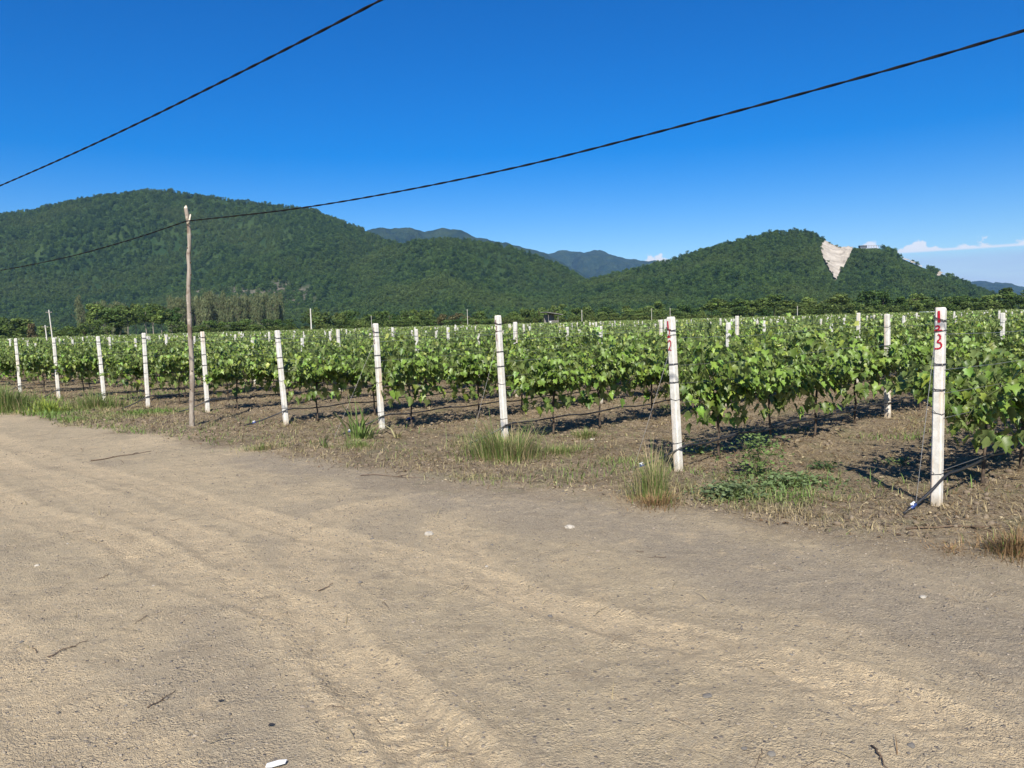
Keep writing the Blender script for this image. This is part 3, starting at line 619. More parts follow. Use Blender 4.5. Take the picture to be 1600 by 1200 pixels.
# ------------------------------------------------------------------ vineyard posts
ENDS = [(7.05, 2.42, .004, -.002, 1.70), (6.97, 5.04, -.035, .02, 1.71), (7.06, 8.04, -.03, .02, 1.76), (6.59, 10.48, -.022, .01, 1.73), (6.05, 12.76, -.055, .03, 1.67), (5.87, 15.98, -.01, .0, 1.68),
        (5.42, 18.37, .01, -.01, 1.69), (5.05, 20.45, -.07, .07, 1.65), (4.67, 23.41, -.035, .04, 1.64), (4.28, 26.34, -.05, .06, 1.62)]
ROWLAB = ['the nearest end post', 'the second end post from the right', 'the third end post from the right', 'the fourth end post from the right'] + ['the %s end post from the right' % ordn(k) for k in range(5, 11)]
def rowname(k):
    return ['nearest row', 'second nearest row'][k] if k < 2 else '%s nearest row' % ordn(k + 1)
NROW = 92
def row_end(k):
    if 0 <= k < 10: return ENDS[k][0], ENDS[k][1]
    v = 2.42 + 2.66 * k; return 7.2 - .11 * v, v
def post_mesh(seed, h, w=.04):
    r = random.Random(seed); b = MB(); ch = .012; rings = []
    for z, s in ((-.25, 1.06), (h * .5, 1.0), (h - .018, .95), (h, .80)):
        q = w * s; c = ch * s; dx, dy = r.uniform(-.002, .002), r.uniform(-.002, .002)
        rings.append([(q - c + dx, -q + dy, z), (q + dx, -q + c + dy, z), (q + dx, q - c + dy, z), (q - c + dx, q + dy, z), (-q + c + dx, q + dy, z), (-q + dx, q - c + dy, z), (-q + dx, -q + c + dy, z), (-q + c + dx, -q + dy, z)])
    V = [p for g in rings for p in g]; F = [(i * 8 + k, i * 8 + (k + 1) % 8, (i + 1) * 8 + (k + 1) % 8, (i + 1) * 8 + k) for i in range(3) for k in range(8)] + [tuple(range(24, 32))]
    b.add(V, F); return b.mesh('shaft', M['concrete'])
def tie_mesh(w=.0435, r=.0027, loops=2, slant=0.0):
    b = MB(); rr = random.Random(int(slant * 1000) + loops)
    for l in range(loops):
        z0 = l * .011 - .005; pts = [(x, y, z0 + slant * y * 6 + rr.uniform(-.004, .004)) for x, y in ((-w, -w), (w, -w), (w, w), (-w, w), (-w, -w))]; b.tube(pts, r, 5)
    b.tube([(-w, .01, 0), (-w - .014, .016, .012), (-w - .02, .022, .02)], r * .8, 4)
    return b.mesh('wire_tie', M['tie'])
TIES = [tie_mesh(slant=0), tie_mesh(slant=.05), tie_mesh(slant=-.03, loops=1), tie_mesh(loops=1, slant=.02)]
PM = [post_mesh(k, 1.7) for k in range(5)]
def strokes(sts, h, mat, parent):
    for st, w in sts:
        b = MB(); V = []; pts = [Vector((-.0432, -p[0], h + p[1])) for p in catmull(st, 6)] if len(st) > 2 else [Vector((-.0432, -p[0], h + p[1])) for p in st]
        for i, p in enumerate(pts):
            t = (pts[min(i + 1, len(pts) - 1)] - pts[max(i - 1, 0)]).normalized(); nn = Vector((1, 0, 0)).cross(t) * w * (.5 + .12 * math.sin(i * 1.7)); V += [p + nn, p - nn]
        b.add(V, [(2 * i, 2 * i + 1, 2 * i + 3, 2 * i + 2) for i in range(len(pts) - 1)]); b.build('painted_numeral', mat, parent)
one = lambda x, z0, z1: [(x, z0), (x + .003, z1)]
NUM = {0: ([(one(0, -.03, -.128), .018), ([(-.025, -.163), (-.004, -.155), (.008, -.168), (-.006, -.186), (-.028, -.196), (.0, -.192), (.03, -.195)], .013), ([(-.004, -.228), (.012, -.235), (.014, -.262), (-.006, -.29), (.018, -.300), (.026, -.325), (.008, -.345), (-.026, -.348)], .013)], 'red'),
       1: ([(one(-.012, -.045, -.125), .016), ([(-.024, -.142), (-.008, -.135), (.006, -.155), (-.002, -.195), (-.022, -.225), (.0, -.219), (.018, -.222)], .012), ([(-.020, -.278), (-.004, -.258), (.014, -.272), (.012, -.305), (-.008, -.345), (-.018, -.362), (.002, -.360), (.018, -.372)], .012)], 'red'),
       2: ([(one(-.006, -.06, -.13), .013), ([(-.015, -.155), (.004, -.15), (.006, -.18), (-.016, -.22), (.012, -.222)], .011), (one(-.004, -.26, -.36), .013)], 'blackpaint'),
       3: ([(one(-.004, -.06, -.12), .011), ([(-.014, -.15), (.006, -.15), (.004, -.18), (-.014, -.21), (.012, -.212)], .010), ([(.0, -.25), (.014, -.28), (.008, -.315), (-.010, -.315), (-.014, -.28), (.0, -.25)], .010)], 'blackpaint')}
POSTS = []
for k in range(-1, NROW):
    u0, v = row_end(k); r = random.Random(900 + k); sp = {1: 5.63, 3: 5.2, 6: 4.75}.get(k, r.uniform(4.9, 5.6)); n = 0; u = u0
    while n < 60:
        q = P(u, v); 
        if n == 0 or (abs(q.x) < .78 * q.y and q.y < 212) or (k < 0 and n < 8): POSTS.append((k, n, u, v, q.x, q.y))
        if q.y > 215: break
        n += 1; u += sp * r.uniform(.97, 1.03)
inview = [p for p in POSTS if abs(p[4]) < .69 * p[5] and p[0] >= 0]
inview.sort(key=lambda p: p[5] ** 2 + p[4] ** 2)
solo = set((p[0], p[1]) for p in inview[:300])
farp = []
for (k, n, u, v, x, y) in POSTS:
    if (k, n) not in solo: 
        if k < 0 or (k * 7 + n * 3) % 7 < 3: farp.append((x, y))
        continue
    r = random.Random(k * 97 + n); dist = math.hypot(x, y); z0 = tz(x, y) if dist < 60 else 0
    if n == 0 and k < 10: tx, ty, h = ENDS[k][2], ENDS[k][3], ENDS[k][4]
    else: tx, ty, h = r.uniform(-.03, .03), r.uniform(-.025, .025), (r.uniform(1.58, 1.74) if dist < 22 else r.uniform(1.38, 1.64))
    lab = (['nearest and tallest-looking white end post at far right, numbered 123 in red', 'second white end post from the right, numbered 122 in bright red', 'third white end post from the right, numbered 121 in dark red', 'fourth white end post from the right with broad grass at its foot'][k] if n == 0 and k < 4 else 'white concrete end post, %s from the right along the dirt road' % ordn(k + 1) if n == 0
           else 'white concrete post, %s from the road in the %s' % (ordn(n + 1), rowname(k)))
    o = empty('vineyard_post', (x, y, z0), (0, 0, 0), lab, 'post', 'white concrete vineyard posts')
    # lean is given towards the world x and y axes
    o.rotation_euler = (Matrix.Rotation(math.atan(tx), 3, 'Y') @ Matrix.Rotation(-math.atan(ty), 3, 'X') @ Matrix.Rotation(ROWA + r.uniform(-.06, .06), 3, 'Z')).to_euler()
    sh = link('shaft', r.choice(PM), o, None, None, (1, 1, h / 1.7))
    if dist < 28:
        for zt, tm in ((.30, 2), (.79, 3), (1.0, 0), (1.2, 0), (1.49, 2), (1.58, 1)):
            if n > 0 and zt in (1.58,): continue
            link('wire_tie', TIES[tm], o, (0, 0, zt * h / 1.7 + r.uniform(-.02, .02)), (0, 0, r.choice((0, math.pi / 2)) if n else 0))
    if n == 0 and k in NUM: strokes(NUM[k][0], h, M[NUM[k][1]], o)
pt = np.array([(x, y, 0) for x, y in farp]); PSRC = [bpy.data.objects.new('shaft', m) for m in PM]
if len(pt): instancer('distant_posts', pt, np.stack([np.ones(len(pt)), np.ones(len(pt)), rng.uniform(.8, .95, len(pt))], 1), ROWA + rng.uniform(-.1, .1, len(pt)), PSRC, 'far white concrete posts dotting the back of the vineyard', 'posts')

# ------------------------------------------------------------------ trellis wires, drip hoses, guys, valves
LEVEL = {.34: 'lowest', .79: 'second lowest', 1.0: 'middle', 1.2: 'second highest', 1.5: 'highest'}
for k in range(10):
    u0, v = row_end(k); L = 44 if k < 5 else 30
    for z, nm in LEVEL.items():
        if k > 5 and z in (1.0, .34): continue
        b = MB(); pts = []; q = u0
        while q < u0 + L: pts.append(P(q, v - .05, z + .02 * math.sin(q * 1.19 + k) - .012)); q += 1.3
        b.tube(pts, .0022 if k else .0026, 4); o = b.build('trellis_wire', M['wire']); tag(o, '%s trellis wire along the %s' % (nm, rowname(k)), 'wire', 'trellis wires')
    b = MB(); end = {0: (3.23, 6.29), 1: (1.30, 8.60), 3: (-2.75, 12.05), 4: (-4.75, 13.45)}.get(k)
    a = P(u0, v); ev = Vector((end[0], end[1], 0)) if end else P(u0 - .5, v + .25); ez = tz(ev.x, ev.y)
    mid = [P(u0 + .12, v - .055, .30), P(u0 - .02, v - .06, .285)]
    down = [mid[1].lerp(Vector((ev.x, ev.y, ez + .015)), f) + Vector((0, 0, -.02 * math.sin(f * 3.14))) for f in (.25, .5, .75, 1.0)]
    pts = down[::-1] + mid[::-1]; q = u0 + .45; rk = random.Random(k)
    while q < u0 + L: pts.append(P(q, v - .05, .31 - .035 * abs(math.sin((q - u0) * math.pi / 1.2)) + rk.uniform(-.008, .008))); q += .4
    b.tube(pts, .0115, 7); o = b.build('drip_hose', M['hose'], None, True); tag(o, 'black drip irrigation hose along the %s' % rowname(k), 'hose', 'drip hoses')
    if k in (0, 1, 3, 4):
        c = down[2]; dr = (down[3] - down[1]).normalized(); vo = empty('hose_valve', c, (0, 0, 0), 'small blue and white hose valve by %s' % ROWLAB[k], 'valve', 'drip hose valves')
        vo.rotation_euler = dr.to_track_quat('X', 'Z').to_euler()
        b = MB(); b.tube([(-.06, 0, 0), (-.05, 0, 0), (-.05, 0, 0), (.05, 0, 0), (.06, 0, 0)], [.014, .014, .021, .021, .014], 10); vb = b.build('valve_body', M['blue'], vo, True)
        b = MB(); b.tube([(0, 0, .015), (0, 0, .04)], [.012, .012], 8); b.box((.0, 0, .046), (.075, .02, .014)); b.build('lever', M['whiteplastic'], vb)
        b = MB(); b.tube([(.06, 0, 0), (.12, 0, -.005), (.20, 0, -.01)], [.017, .016, .015], 8); b.build('tail_fitting', M['hose'], vo, True); vo.scale = (.62, .62, .62)
GUY = {0: (3.36, 6.36), 1: (1.25, 8.2), 2: (-.62, 10.35), 3: (-2.75, 11.6)}
for k, (gx, gy) in GUY.items():
    u0, v = row_end(k); top = P(u0 - .06, v + .01, 1.46 + tz(*P(u0, v)[:2])); b = MB(); g = Vector((gx, gy, tz(gx, gy) - .04)); b.tube([top, top.lerp(g, .5) + Vector((0, 0, -.01)), g], .0026 if k == 0 else .0017, 5)
    tag(b.build('guy_wire', M['wire']), 'thin steel guy wire slanting down from %s' % ROWLAB[k], 'wire', 'guy wires')

# ------------------------------------------------------------------ vines
LT = []; LF = []
def leaf_template():
    h = [(.22, -.10), (.5, .12), (.36, .32), (.47, .6), (.2, .68)]
    V = [(0, .05), (0, .5), (0, 1.0)] + h + [(-x, y) for x, y in h]
    F = []
    for o, fl in ((3, 0), (8, 1)):
        for t in ((0, o, o + 1), (0, o + 1, o + 2), (0, o + 2, 1), (1, o + 2, o + 3), (1, o + 3, o + 4), (1, o + 4, 2)): F.append(t[::-1] if fl else t)
    return np.array(V, float), np.array(F)
LT, LF = leaf_template()
def leaves(p, axis, nrm, size, fold, droop, col):
    """many vine leaves at once"""
    n = len(p); axis = axis / np.linalg.norm(axis, axis=1)[:, None]; nrm = nrm - axis * (nrm * axis).sum(1)[:, None]; nrm /= np.linalg.norm(nrm, axis=1)[:, None]; side = np.cross(axis, nrm)
    x = LT[None, :, 0] * np.ones((n, 1)); y = LT[None, :, 1] * np.ones((n, 1)); z = fold[:, None] * np.abs(x) - droop[:, None] * y * y + .05 * np.sin(x * 9 + p[:, :1] * 50)
    V = p[:, None] + (side[:, None] * x[..., None] + axis[:, None] * y[..., None] + nrm[:, None] * z[..., None]) * size[:, None, None]
    F = (LF[None] + (np.arange(n) * len(LT))[:, None, None]).reshape(-1, 3); return V.reshape(-1, 3), F, np.repeat(col, len(LT), 0)
def vine_leaf_data(seed, dense=1.0):
    r = np.random.default_rng(seed); Pp, Ax, Nm, Sz, Tp, Sh = [], [], [], [], [], []
    for s in range(int(26 * dense)):
        x = r.uniform(-.62, .62); sidey = r.choice([-1, 1]); L = r.uniform(.6, 1.0); out = r.uniform(.08, .62) * sidey; lift = r.uniform(.25, .62)
        p = np.array([x, r.uniform(-.05, .05), .70 + r.uniform(-.06, .06)]); path = [p.copy()]; m = 14; dx = r.uniform(-.25, .25)
        for k in range(m):
            f = k / m; dirv = np.array([dx + r.normal() * .12, out * (.5 + 1.3 * f) + r.normal() * .1, lift * (1 - 1.0 * f * abs(out) * 2.1)]); dirv /= np.linalg.norm(dirv); p = p + dirv * L / m; path.append(p.copy())
            for q in range(2 if k < 10 else 1):
                a = np.array([r.normal() * .8, sidey * abs(r.normal()) * .7 + r.normal() * .35, 0]); a /= np.linalg.norm(a) + 1e-6
                pe = r.uniform(.03, .10); Pp.append(p + a * pe + np.array([0, 0, r.uniform(-.02, .03)])); Ax.append(a * r.uniform(.5, 1) + np.array([0, 0, r.uniform(-1.25, -.1)])); Nm.append(a * .6 + np.array([0, 0, .75]) + r.normal(size=3) * .5)
                Sz.append(r.uniform(.062, .118) * (1 - .5 * max(0, f - .6))); Tp.append(f)
        Sh.append(path)
    for q in range(int(46 * dense)):   # low hanging leaves around the fruiting zone
        a = np.array([r.normal() * .5, r.choice([-1, 1]) * 1.0, 0]); Pp.append(np.array([r.uniform(-.6, .6), r.uniform(-.24, .24), r.uniform(.42, .8)])); Ax.append(a * .6 + np.array([0, 0, -r.uniform(.4, 1)])); Nm.append(a * .8 + np.array([0, 0, .5]) + r.normal(size=3) * .3); Sz.append(r.uniform(.09, .15)); Tp.append(.1)
    Tp = np.array(Tp); n = len(Tp); k = sstep(.65, 1, Tp)[:, None]; v = np.where(r.uniform(0, 1, n) < .3, r.uniform(1.15, 1.75, n), r.uniform(.4, .95, n))[:, None]
    col = (np.array([[.155, .238, .037]]) * (1 - k) + np.array([[.24, .32, .08]]) * k) * v; col[:, 0] *= r.uniform(.85, 1.3, n)
    return np.array(Pp), np.array(Ax), np.array(Nm), np.array(Sz), r.uniform(.15, .95, n), r.uniform(-.05, .45, n), col, Sh
VD = [vine_leaf_data(500 + k, d) for k, d in enumerate([1, 1, 1.1, .9, 1.1, 1, .95, 1.05])]
VM = []
for dta in VD:
    V, F, c = leaves(*dta[:7]); VM.append(mesh('foliage', V, F, M['leaf'], False, c.astype(np.float32)))
def shoot_mesh(Sh):
    b = MB()
    for p in Sh: b.tube(p[::3], [.0045, .004, .0035, .003, .002][:len(p[::3])], 4)
    return b.mesh('shoots', M['cane'])
M['cane'] = flat('green_cane', (.13, .15, .05), .7)
SM = [shoot_mesh(d_[7]) for d_ in VD]
def vtrunk(seed):
    r = random.Random(seed); b = MB(); x = y = 0; pts = []
    for k in range(7): pts.append((x, y, -.05 + k * .125)); x += r.uniform(-.018, .018); y += r.uniform(-.018, .018)
    b.tube(pts, [.020, .017, .015, .014, .015, .016, .015], 7); tr = b.mesh('trunk', M['vine_bark'], True)
    b = MB(); e = pts[-1]
    for sg in (-1, 1): b.tube([e, (e[0] + sg * .15, e[1], .73), (sg * .36, r.uniform(-.02, .02), .74), (sg * .56, 0, .73)], [.013, .011, .009, .006], 6)
    return tr, b.mesh('cordon', M['vine_bark'], True)
VT = [vtrunk(k) for k in range(5)]
LEAFM = []
for k in range(6):
    r = np.random.default_rng(700 + k); c = np.array([[.155, .238, .037]]) * (.55 + .18 * k); V, F, cc = leaves(np.zeros((1, 3)), np.array([[0, 1., 0]]), np.array([[0, 0, 1.]]), np.ones(1), np.array([r.uniform(.2, .9)]), np.array([r.uniform(0, .45)]), c); LEAFM.append(mesh('leaf', V, F, M['leaf'], False, cc.astype(np.float32)))
VINES = []
for k in range(-1, NROW):
    u0, v = row_end(k); r = random.Random(300 + k); u = u0 + (1.15 if k == 0 else .85 if k in (1, 2) else .7); n = 0
    while True:
        q = P(u + r.uniform(-.12, .12), v + r.uniform(-.03, .03)); n += 1
        if q.y > 212 or n > 260: break
        if abs(q.x) < .8 * q.y + 2 or (k < 0 and n < 40): VINES.append((k, n, q.x, q.y, r.random(), r.random()))
        u += 1.2
inv = sorted([q for q in VINES if abs(q[2]) < .70 * q[3] + .3 and q[0] >= 0], key=lambda q: math.hypot(q[2], q[3])); solo = set((q[0], q[1]) for q in inv[:300]); near = set((q[0], q[1]) for q in inv[:22])
FOL = []; farv = []
for (k, n, x, y, r1, r2) in VINES:
    if (k, n) not in solo: farv.append((x, y, r1, r2)); continue
    vi = int(r1 * 7.99); flip = math.pi if r2 > .5 else 0; z0 = tz(x, y) if y < 60 else 0
    o = empty('grapevine', (x, y, z0), (0, 0, ROWA + flip), ('leafy grapevine, %s from the road in the %s' % (ordn(n), rowname(k))), 'grapevine', 'grapevines of the vineyard')
    s = .92 + .16 * r2; tr = VT[int(r1 * 99) % 5]
    link('trunk', tr[0], o); link('cordon', tr[1], o); link('shoots', SM[vi], o, None, None, (1, 1, s))
    if (k, n) in near:      # nearest vines: the outer leaves are single leaves
        dta = VD[vi]; A, Nn = dta[1], dta[2]; A = A / np.linalg.norm(A, axis=1)[:, None]; Nn = Nn - A * (Nn * A).sum(1)[:, None]; Nn /= np.linalg.norm(Nn, axis=1)[:, None]
        sgn = -1 if flip == 0 else 1          # the side turned to the camera
        score = dta[0][:, 1] * sgn + .25 * dta[0][:, 2]; top = np.argsort(-score)[:70]; keep = np.ones(len(score), bool); keep[top] = False
        V, F, c = leaves(*[q[keep] for q in dta[:7]]); fo = link('foliage', mesh('foliage', V, F, M['leaf'], False, c.astype(np.float32)), o, None, None, (1, 1, s)); fo['kind'] = 'stuff'
        for t in top:
            sd_ = np.cross(A[t], Nn[t]); mt = Matrix(((sd_[0], A[t][0], Nn[t][0]), (sd_[1], A[t][1], Nn[t][1]), (sd_[2], A[t][2], Nn[t][2])))
            pz = dta[0][t].copy(); pz[2] *= s; link('leaf', LEAFM[t % 6], o, pz, mt.to_euler(), (dta[3][t],) * 3)
    else:
        fo = link('foliage', VM[vi], o, None, None, (1, 1, s)); fo['kind'] = 'stuff'
fv = np.array(farv); n = len(fv)
VSRC = [bpy.data.objects.new('foliage', m) for m in VM]
instancer('distant_vines', np.stack([fv[:, 0], fv[:, 1], np.zeros(n)], 1), np.stack([np.full(n, 1.05), rng.uniform(.95, 1.25, n), rng.uniform(.9, 1.1, n)], 1), ROWA + np.where(fv[:, 3] > .5, math.pi, 0), VSRC, 'far rows of grapevines merging into one green field', 'vines', (fv[:, 2] * 7.99).astype(int))

# ------------------------------------------------------------------ wooden pole and overhead cables
pz = tz(-5.79, 13.76); pole = empty('wooden_pole', (-5.79, 13.76, pz), (0, 0, 0), 'crooked peeled wooden pole carrying the overhead cable at the left', 'pole')
prof = [(0, -.4), (0, 0), (.012, .37), (.042, .77), (.062, 1.23), (.068, 1.69), (.085, 2.15), (.096, 2.49), (.126, 2.77), (.125, 3.05), (.148, 3.22), (.155, 3.47), (.144, 3.66), (.13, 3.8), (.118, 3.88)]
b = MB(); pp = catmull([(x + .0, .02 * math.sin(z * 2), z) for x, z in prof], 4); pp = [(p[0], p[1], p[2]) for p in pp]
rr = [.047 - .016 * max(0, p[2]) / 3.9 + .003 * math.sin(p[2] * 17) for p in pp]; b.tube(pp, rr, 12); ptk = b.build('pole_trunk', M['pole'], pole, True)
b = MB(); tp = pp[-1]; b.tube([tp, (tp[0] + .004, tp[1], tp[2] + .02), (tp[0] + .01, tp[1], tp[2] + .05)], [.032, .026, .006], 10); b.build('cut_top', M['cutwood'], ptk)
b = MB(); b.tube([(.15, -.01, 3.6), (.19, -.02, 3.67), (.21, -.02, 3.76)], [.017, .015, .012], 8); b.tube([(.21, -.02, 3.76), (.212, -.02, 3.77)], [.012, .007], 8); b.build('branch_stub', M['cutwood'], ptk, True)
for k, (z, a) in enumerate([(3.18, 2.2), (2.95, -.3), (2.72, .4), (2.3, 3.0), (2.05, -.6), (1.45, 2.8), (1.05, -1.2), (.7, 2.0)]):
    b = MB(); i0 = min(range(len(pp)), key=lambda i: abs(pp[i][2] - z)); c = Vector(pp[i0]); d_ = Vector((math.cos(a), -abs(math.sin(a)), .25)).normalized(); b.tube([c + d_ * (rr[i0] * .7), c + d_ * (rr[i0] + .012)], [.018, .011], 7); b.build('knot', M['bark'], ptk)
def cable(ctrl, label, pitch=.22, r=.0075):
    pts = catmull(ctrl, 60); seg = np.r_[0, np.cumsum(np.linalg.norm(np.diff(pts, axis=0), axis=1))]; o = empty('overhead_cable', pts[0], (0, 0, 0), label, 'cable', 'overhead cables')
    for ph in (0, math.pi):
        b = MB(); q = []
        for p, s in zip(pts, seg):
            a = s / pitch * 2 * math.pi + ph; q.append(Vector(p) - Vector(pts[0]) + Vector((.63 * math.cos(a), .77 * math.cos(a), math.sin(a))) * r * .62 - Vector((0, 0, .025)))
        b.tube(q, r, 6); b.build('strand', M['cable'], o, True)
ax, ay = -5.62, 13.66
cab = lambda t: (ax + .77 * t, ay - .63 * t)
ctrlB = [(*cab(t), z) for t, z in ((-16, 3.75), (-13, 3.52), (-9.6, 3.42), (-5.5, 3.43), (-2.4, 3.53), (0, 3.67))]
cable(ctrlB, 'dark twisted cable running left from the wooden pole', .55)
cable([(*cab(t), z) for t, z in ((0, 3.67), (2.92, 3.53), (5.13, 3.485), (7.35, 3.50), (9.07, 3.57), (10.98, 3.68), (12.4, 3.79), (15, 4.05), (18, 4.4))], 'long dark twisted cable from the wooden pole across the sky to the right', .55)
cb = lambda t: (-7.76 + .77 * t, 12 - .63 * t)
cable([(*cb(t), z) for t, z in ((-9, 4.02), (-4, 4.0), (0, 4.05), (3.2, 4.115), (5.8, 4.21), (8.76, 4.36), (12, 4.58), (15, 4.8))], 'dark twisted cable crossing the upper left corner of the sky', .55)

# ------------------------------------------------------------------ grass, straw, weeds
def blades(x, y, z, h, w, ang, lean, col):
    n = len(x); S_ = np.array([0, .4, .75, 1.0]); Wd = np.array([1, .85, .5, 0]); ca, sa = np.cos(ang), np.sin(ang); V = np.zeros((n, 7, 3))
    tx, ty = -sa, ca
    for i in range(4):
        s = S_[i]; rx = h * lean * s ** 1.7; cz = h * s * (1 - .45 * np.minimum(lean, 1.6) * s); cxp = x + ca * rx; cyp = y + sa * rx
        if i < 3:
            V[:, 2 * i] = np.stack([cxp - tx * w * Wd[i] / 2, cyp - ty * w * Wd[i] / 2, z + cz], 1); V[:, 2 * i + 1] = np.stack([cxp + tx * w * Wd[i] / 2, cyp + ty * w * Wd[i] / 2, z + cz], 1)
        else: V[:, 6] = np.stack([cxp, cyp, z + cz], 1)
    T = np.array([(0, 1, 3), (0, 3, 2), (2, 3, 5), (2, 5, 4), (4, 5, 6)]); F = (T[None] + (np.arange(n) * 7)[:, None, None]).reshape(-1, 3); return V.reshape(-1, 3), F, np.repeat(col, 7, 0).astype(np.float32)
GREEN = np.array([[.16, .25, .055]]); DRY = np.array([[.44, .35, .19]]); RUST = np.array([[.34, .22, .11]]); PALE = np.array([[.26, .30, .11]])
def mixc(f, a, b): return a * (1 - f[:, None]) + b * f[:, None]
def tuft(name, x, y, n, h, spread, w, greenf, lean, label, cat, group=None, base=None, flat_=1.0):
    r = np.random.default_rng(int(abs(x * 1000 + y * 77)) % 99999); a = r.uniform(0, 6.28, n); q = np.minimum(np.abs(r.normal(size=n)) * .5, 1.5) * spread; bx = q * np.cos(a); by = q * np.sin(a) * flat_
    lump = fbm(bx / spread * 2.2 + x, by / spread * 2.2 + y, 3, 77); hh = h * r.uniform(.3, 1.15, n) * (1 - .5 * np.minimum(q / spread, 1)) * np.clip(.8 + .6 * lump, .25, 1.3); g = (r.uniform(0, 1, n) < greenf).astype(float) * r.uniform(.7, 1, n); col = mixc(g, DRY if base is None else base, GREEN) * r.uniform(.7, 1.3, n)[:, None]
    zz = terrain(x + bx, y + by)[0] - tz(x, y) - .01
    V, F, c = blades(bx, by, zz, hh, w * r.uniform(.6, 1.2, n), a + r.normal(size=n) * .7, lean * r.uniform(.2, 1.3, n), col)
    o = empty(name, (x, y, tz(x, y)), (0, 0, 0), label, cat, group); f = link('blades', mesh('blades', V, F, M['grass'], False, c), o); f['kind'] = 'stuff'; return o
tuft('grass_tuft', -.12, 9.7, 1900, .85, .55, .007, .68, .75, 'large yellowish green grass tuft at the foot of the post marked 121', 'grass tuft', None)
tuft('grass_tuft', 1.30, 7.2, 620, .62, .26, .006, .6, .5, 'upright grass tuft left of the foot of the post marked 122', 'grass tuft', None)
tuft('dry_grass_tuft', 1.28, 6.98, 600, .20, .36, .006, .05, .9, 'reddish dry grass at the roadside below the post marked 122', 'grass tuft', None, RUST)
tuft('dry_grass_tuft', 3.52, 5.28, 900, .27, .32, .006, .15, .8, 'rusty dry grass at the right edge of the road', 'grass tuft', None, RUST)
tuft('dry_grass_tuft', 3.10, 5.38, 260, .08, .30, .006, .05, 1.2, 'low flattened reddish grass below the post marked 123', 'grass tuft', None, RUST * 1.2)
tuft('corn_grass', -2.3, 11.55, 70, 1.0, .34, .026, .7, .95, 'clump of broad pale green blades at the post marked 120', 'grass clump', None, PALE)
tuft('corn_grass', -2.75, 11.0, 16, .42, .12, .026, .3, .9, 'small pale wilted clump left of the broad green blades', 'grass clump', None, PALE)
tuft('corn_grass', -1.75, 11.55, 18, .5, .1, .024, .1, 1.0, 'pale yellow arching blades right of the post marked 120', 'grass clump', None, np.array([[.42, .38, .19]]))
tuft('grass_tuft', -2.2, 11.0, 500, .16, .5, .008, .9, .6, 'short dark green grass below the broad blades', 'grass tuft', None)
tuft('grass_tuft', -11.9, 17.9, 2600, .7, 1.3, .012, .85, .6, 'tall green grass at the far left roadside', 'grass tuft', None)
tuft('grass_tuft', -9.7, 17.9, 1400, .5, 1.0, .011, .8, .6, 'green grass beside the eighth end post from the right', 'grass tuft', None)
tuft('yellow_weed', -10.35, 17.1, 260, .5, .5, .03, .35, .7, 'bright yellow-green weed at the left roadside', 'weed', None, np.array([[.30, .36, .06]]))
tuft('grass_tuft', .55, 9.9, 900, .24, .75, .006, .8, .9, 'low green grass patch right of the large yellowish tuft', 'grass patch', None, None, .5)
tuft('grass_tuft', 1.05, 11.1, 700, .20, .7, .007, .75, .9, 'short green grass strip beneath the vines of the second nearest row', 'grass patch', None, None, .5)
tuft('grass_tuft', -3.6, 10.9, 500, .20, .7, .007, .5, .9, 'thin dry green grass left of the broad pale blades', 'grass patch', None, None, .5)
tuft('grass_tuft', 2.95, 7.0, 420, .12, .7, .006, .5, 1.0, 'sparse low grass on the verge below the spreading weed', 'grass patch', None, None, .5)
def broad_weed(x, y, n, h, spread, label, col=(.14, .20, .065)):
    r = np.random.default_rng(int(abs(x * 913 + y * 31)) % 9999); p = np.stack([r.normal(size=n) * spread * .5, r.normal(size=n) * spread * .4, r.uniform(.02, 1, n) ** 1.2 * h], 1); p[:, :2] *= (1.1 - .5 * p[:, 2:] / h); a = r.uniform(0, 6.28, n)
    ax_ = np.stack([np.cos(a), np.sin(a), r.uniform(-.5, .4, n)], 1); nm = np.stack([np.cos(a) * .3, np.sin(a) * .3, np.ones(n)], 1) + r.normal(size=(n, 3)) * .3
    V, F, c = leaves(p, ax_, nm, r.uniform(.02, .05, n), r.uniform(0, .3, n), r.uniform(0, .4, n), np.array([col]) * r.uniform(.7, 1.4, n)[:, None]); o = empty('weed_plant', (x, y, tz(x, y)), (0, 0, 0), label, 'weed'); f = link('leaves', mesh('leaves', V, F, M['leaf'], False, c.astype(np.float32)), o); f['kind'] = 'stuff'
    b = MB()
    for k in range(5): aa = r.uniform(0, 6.28); b.tube([(0, 0, -.02), (spread * .25 * math.cos(aa), spread * .25 * math.sin(aa), h * .5), (spread * .45 * math.cos(aa), spread * .45 * math.sin(aa), h * .9)], [.006, .004, .002], 4)
    b.build('stem', M['cane'], o)
broad_weed(2.58, 8.05, 520, .44, .34, 'tall leafy green weed between the posts marked 122 and 123')
broad_weed(2.75, 7.62, 700, .12, .5, 'spreading low green weed between the posts marked 122 and 123', (.16, .215, .09))
broad_weed(2.03, 7.2, 600, .12, .35, 'small grey-green weed right of the reddish roadside grass', (.15, .19, .09))
broad_weed(2.25, 9.3, 200, .22, .35, 'green weed under the first vine of the row marked 122')
broad_weed(3.42, 8.35, 90, .10, .2, 'small dark weed left of the post marked 123', (.05, .08, .03))
broad_weed(4.35, 8.6, 60, .08, .25, 'tiny green weed behind the post marked 123')
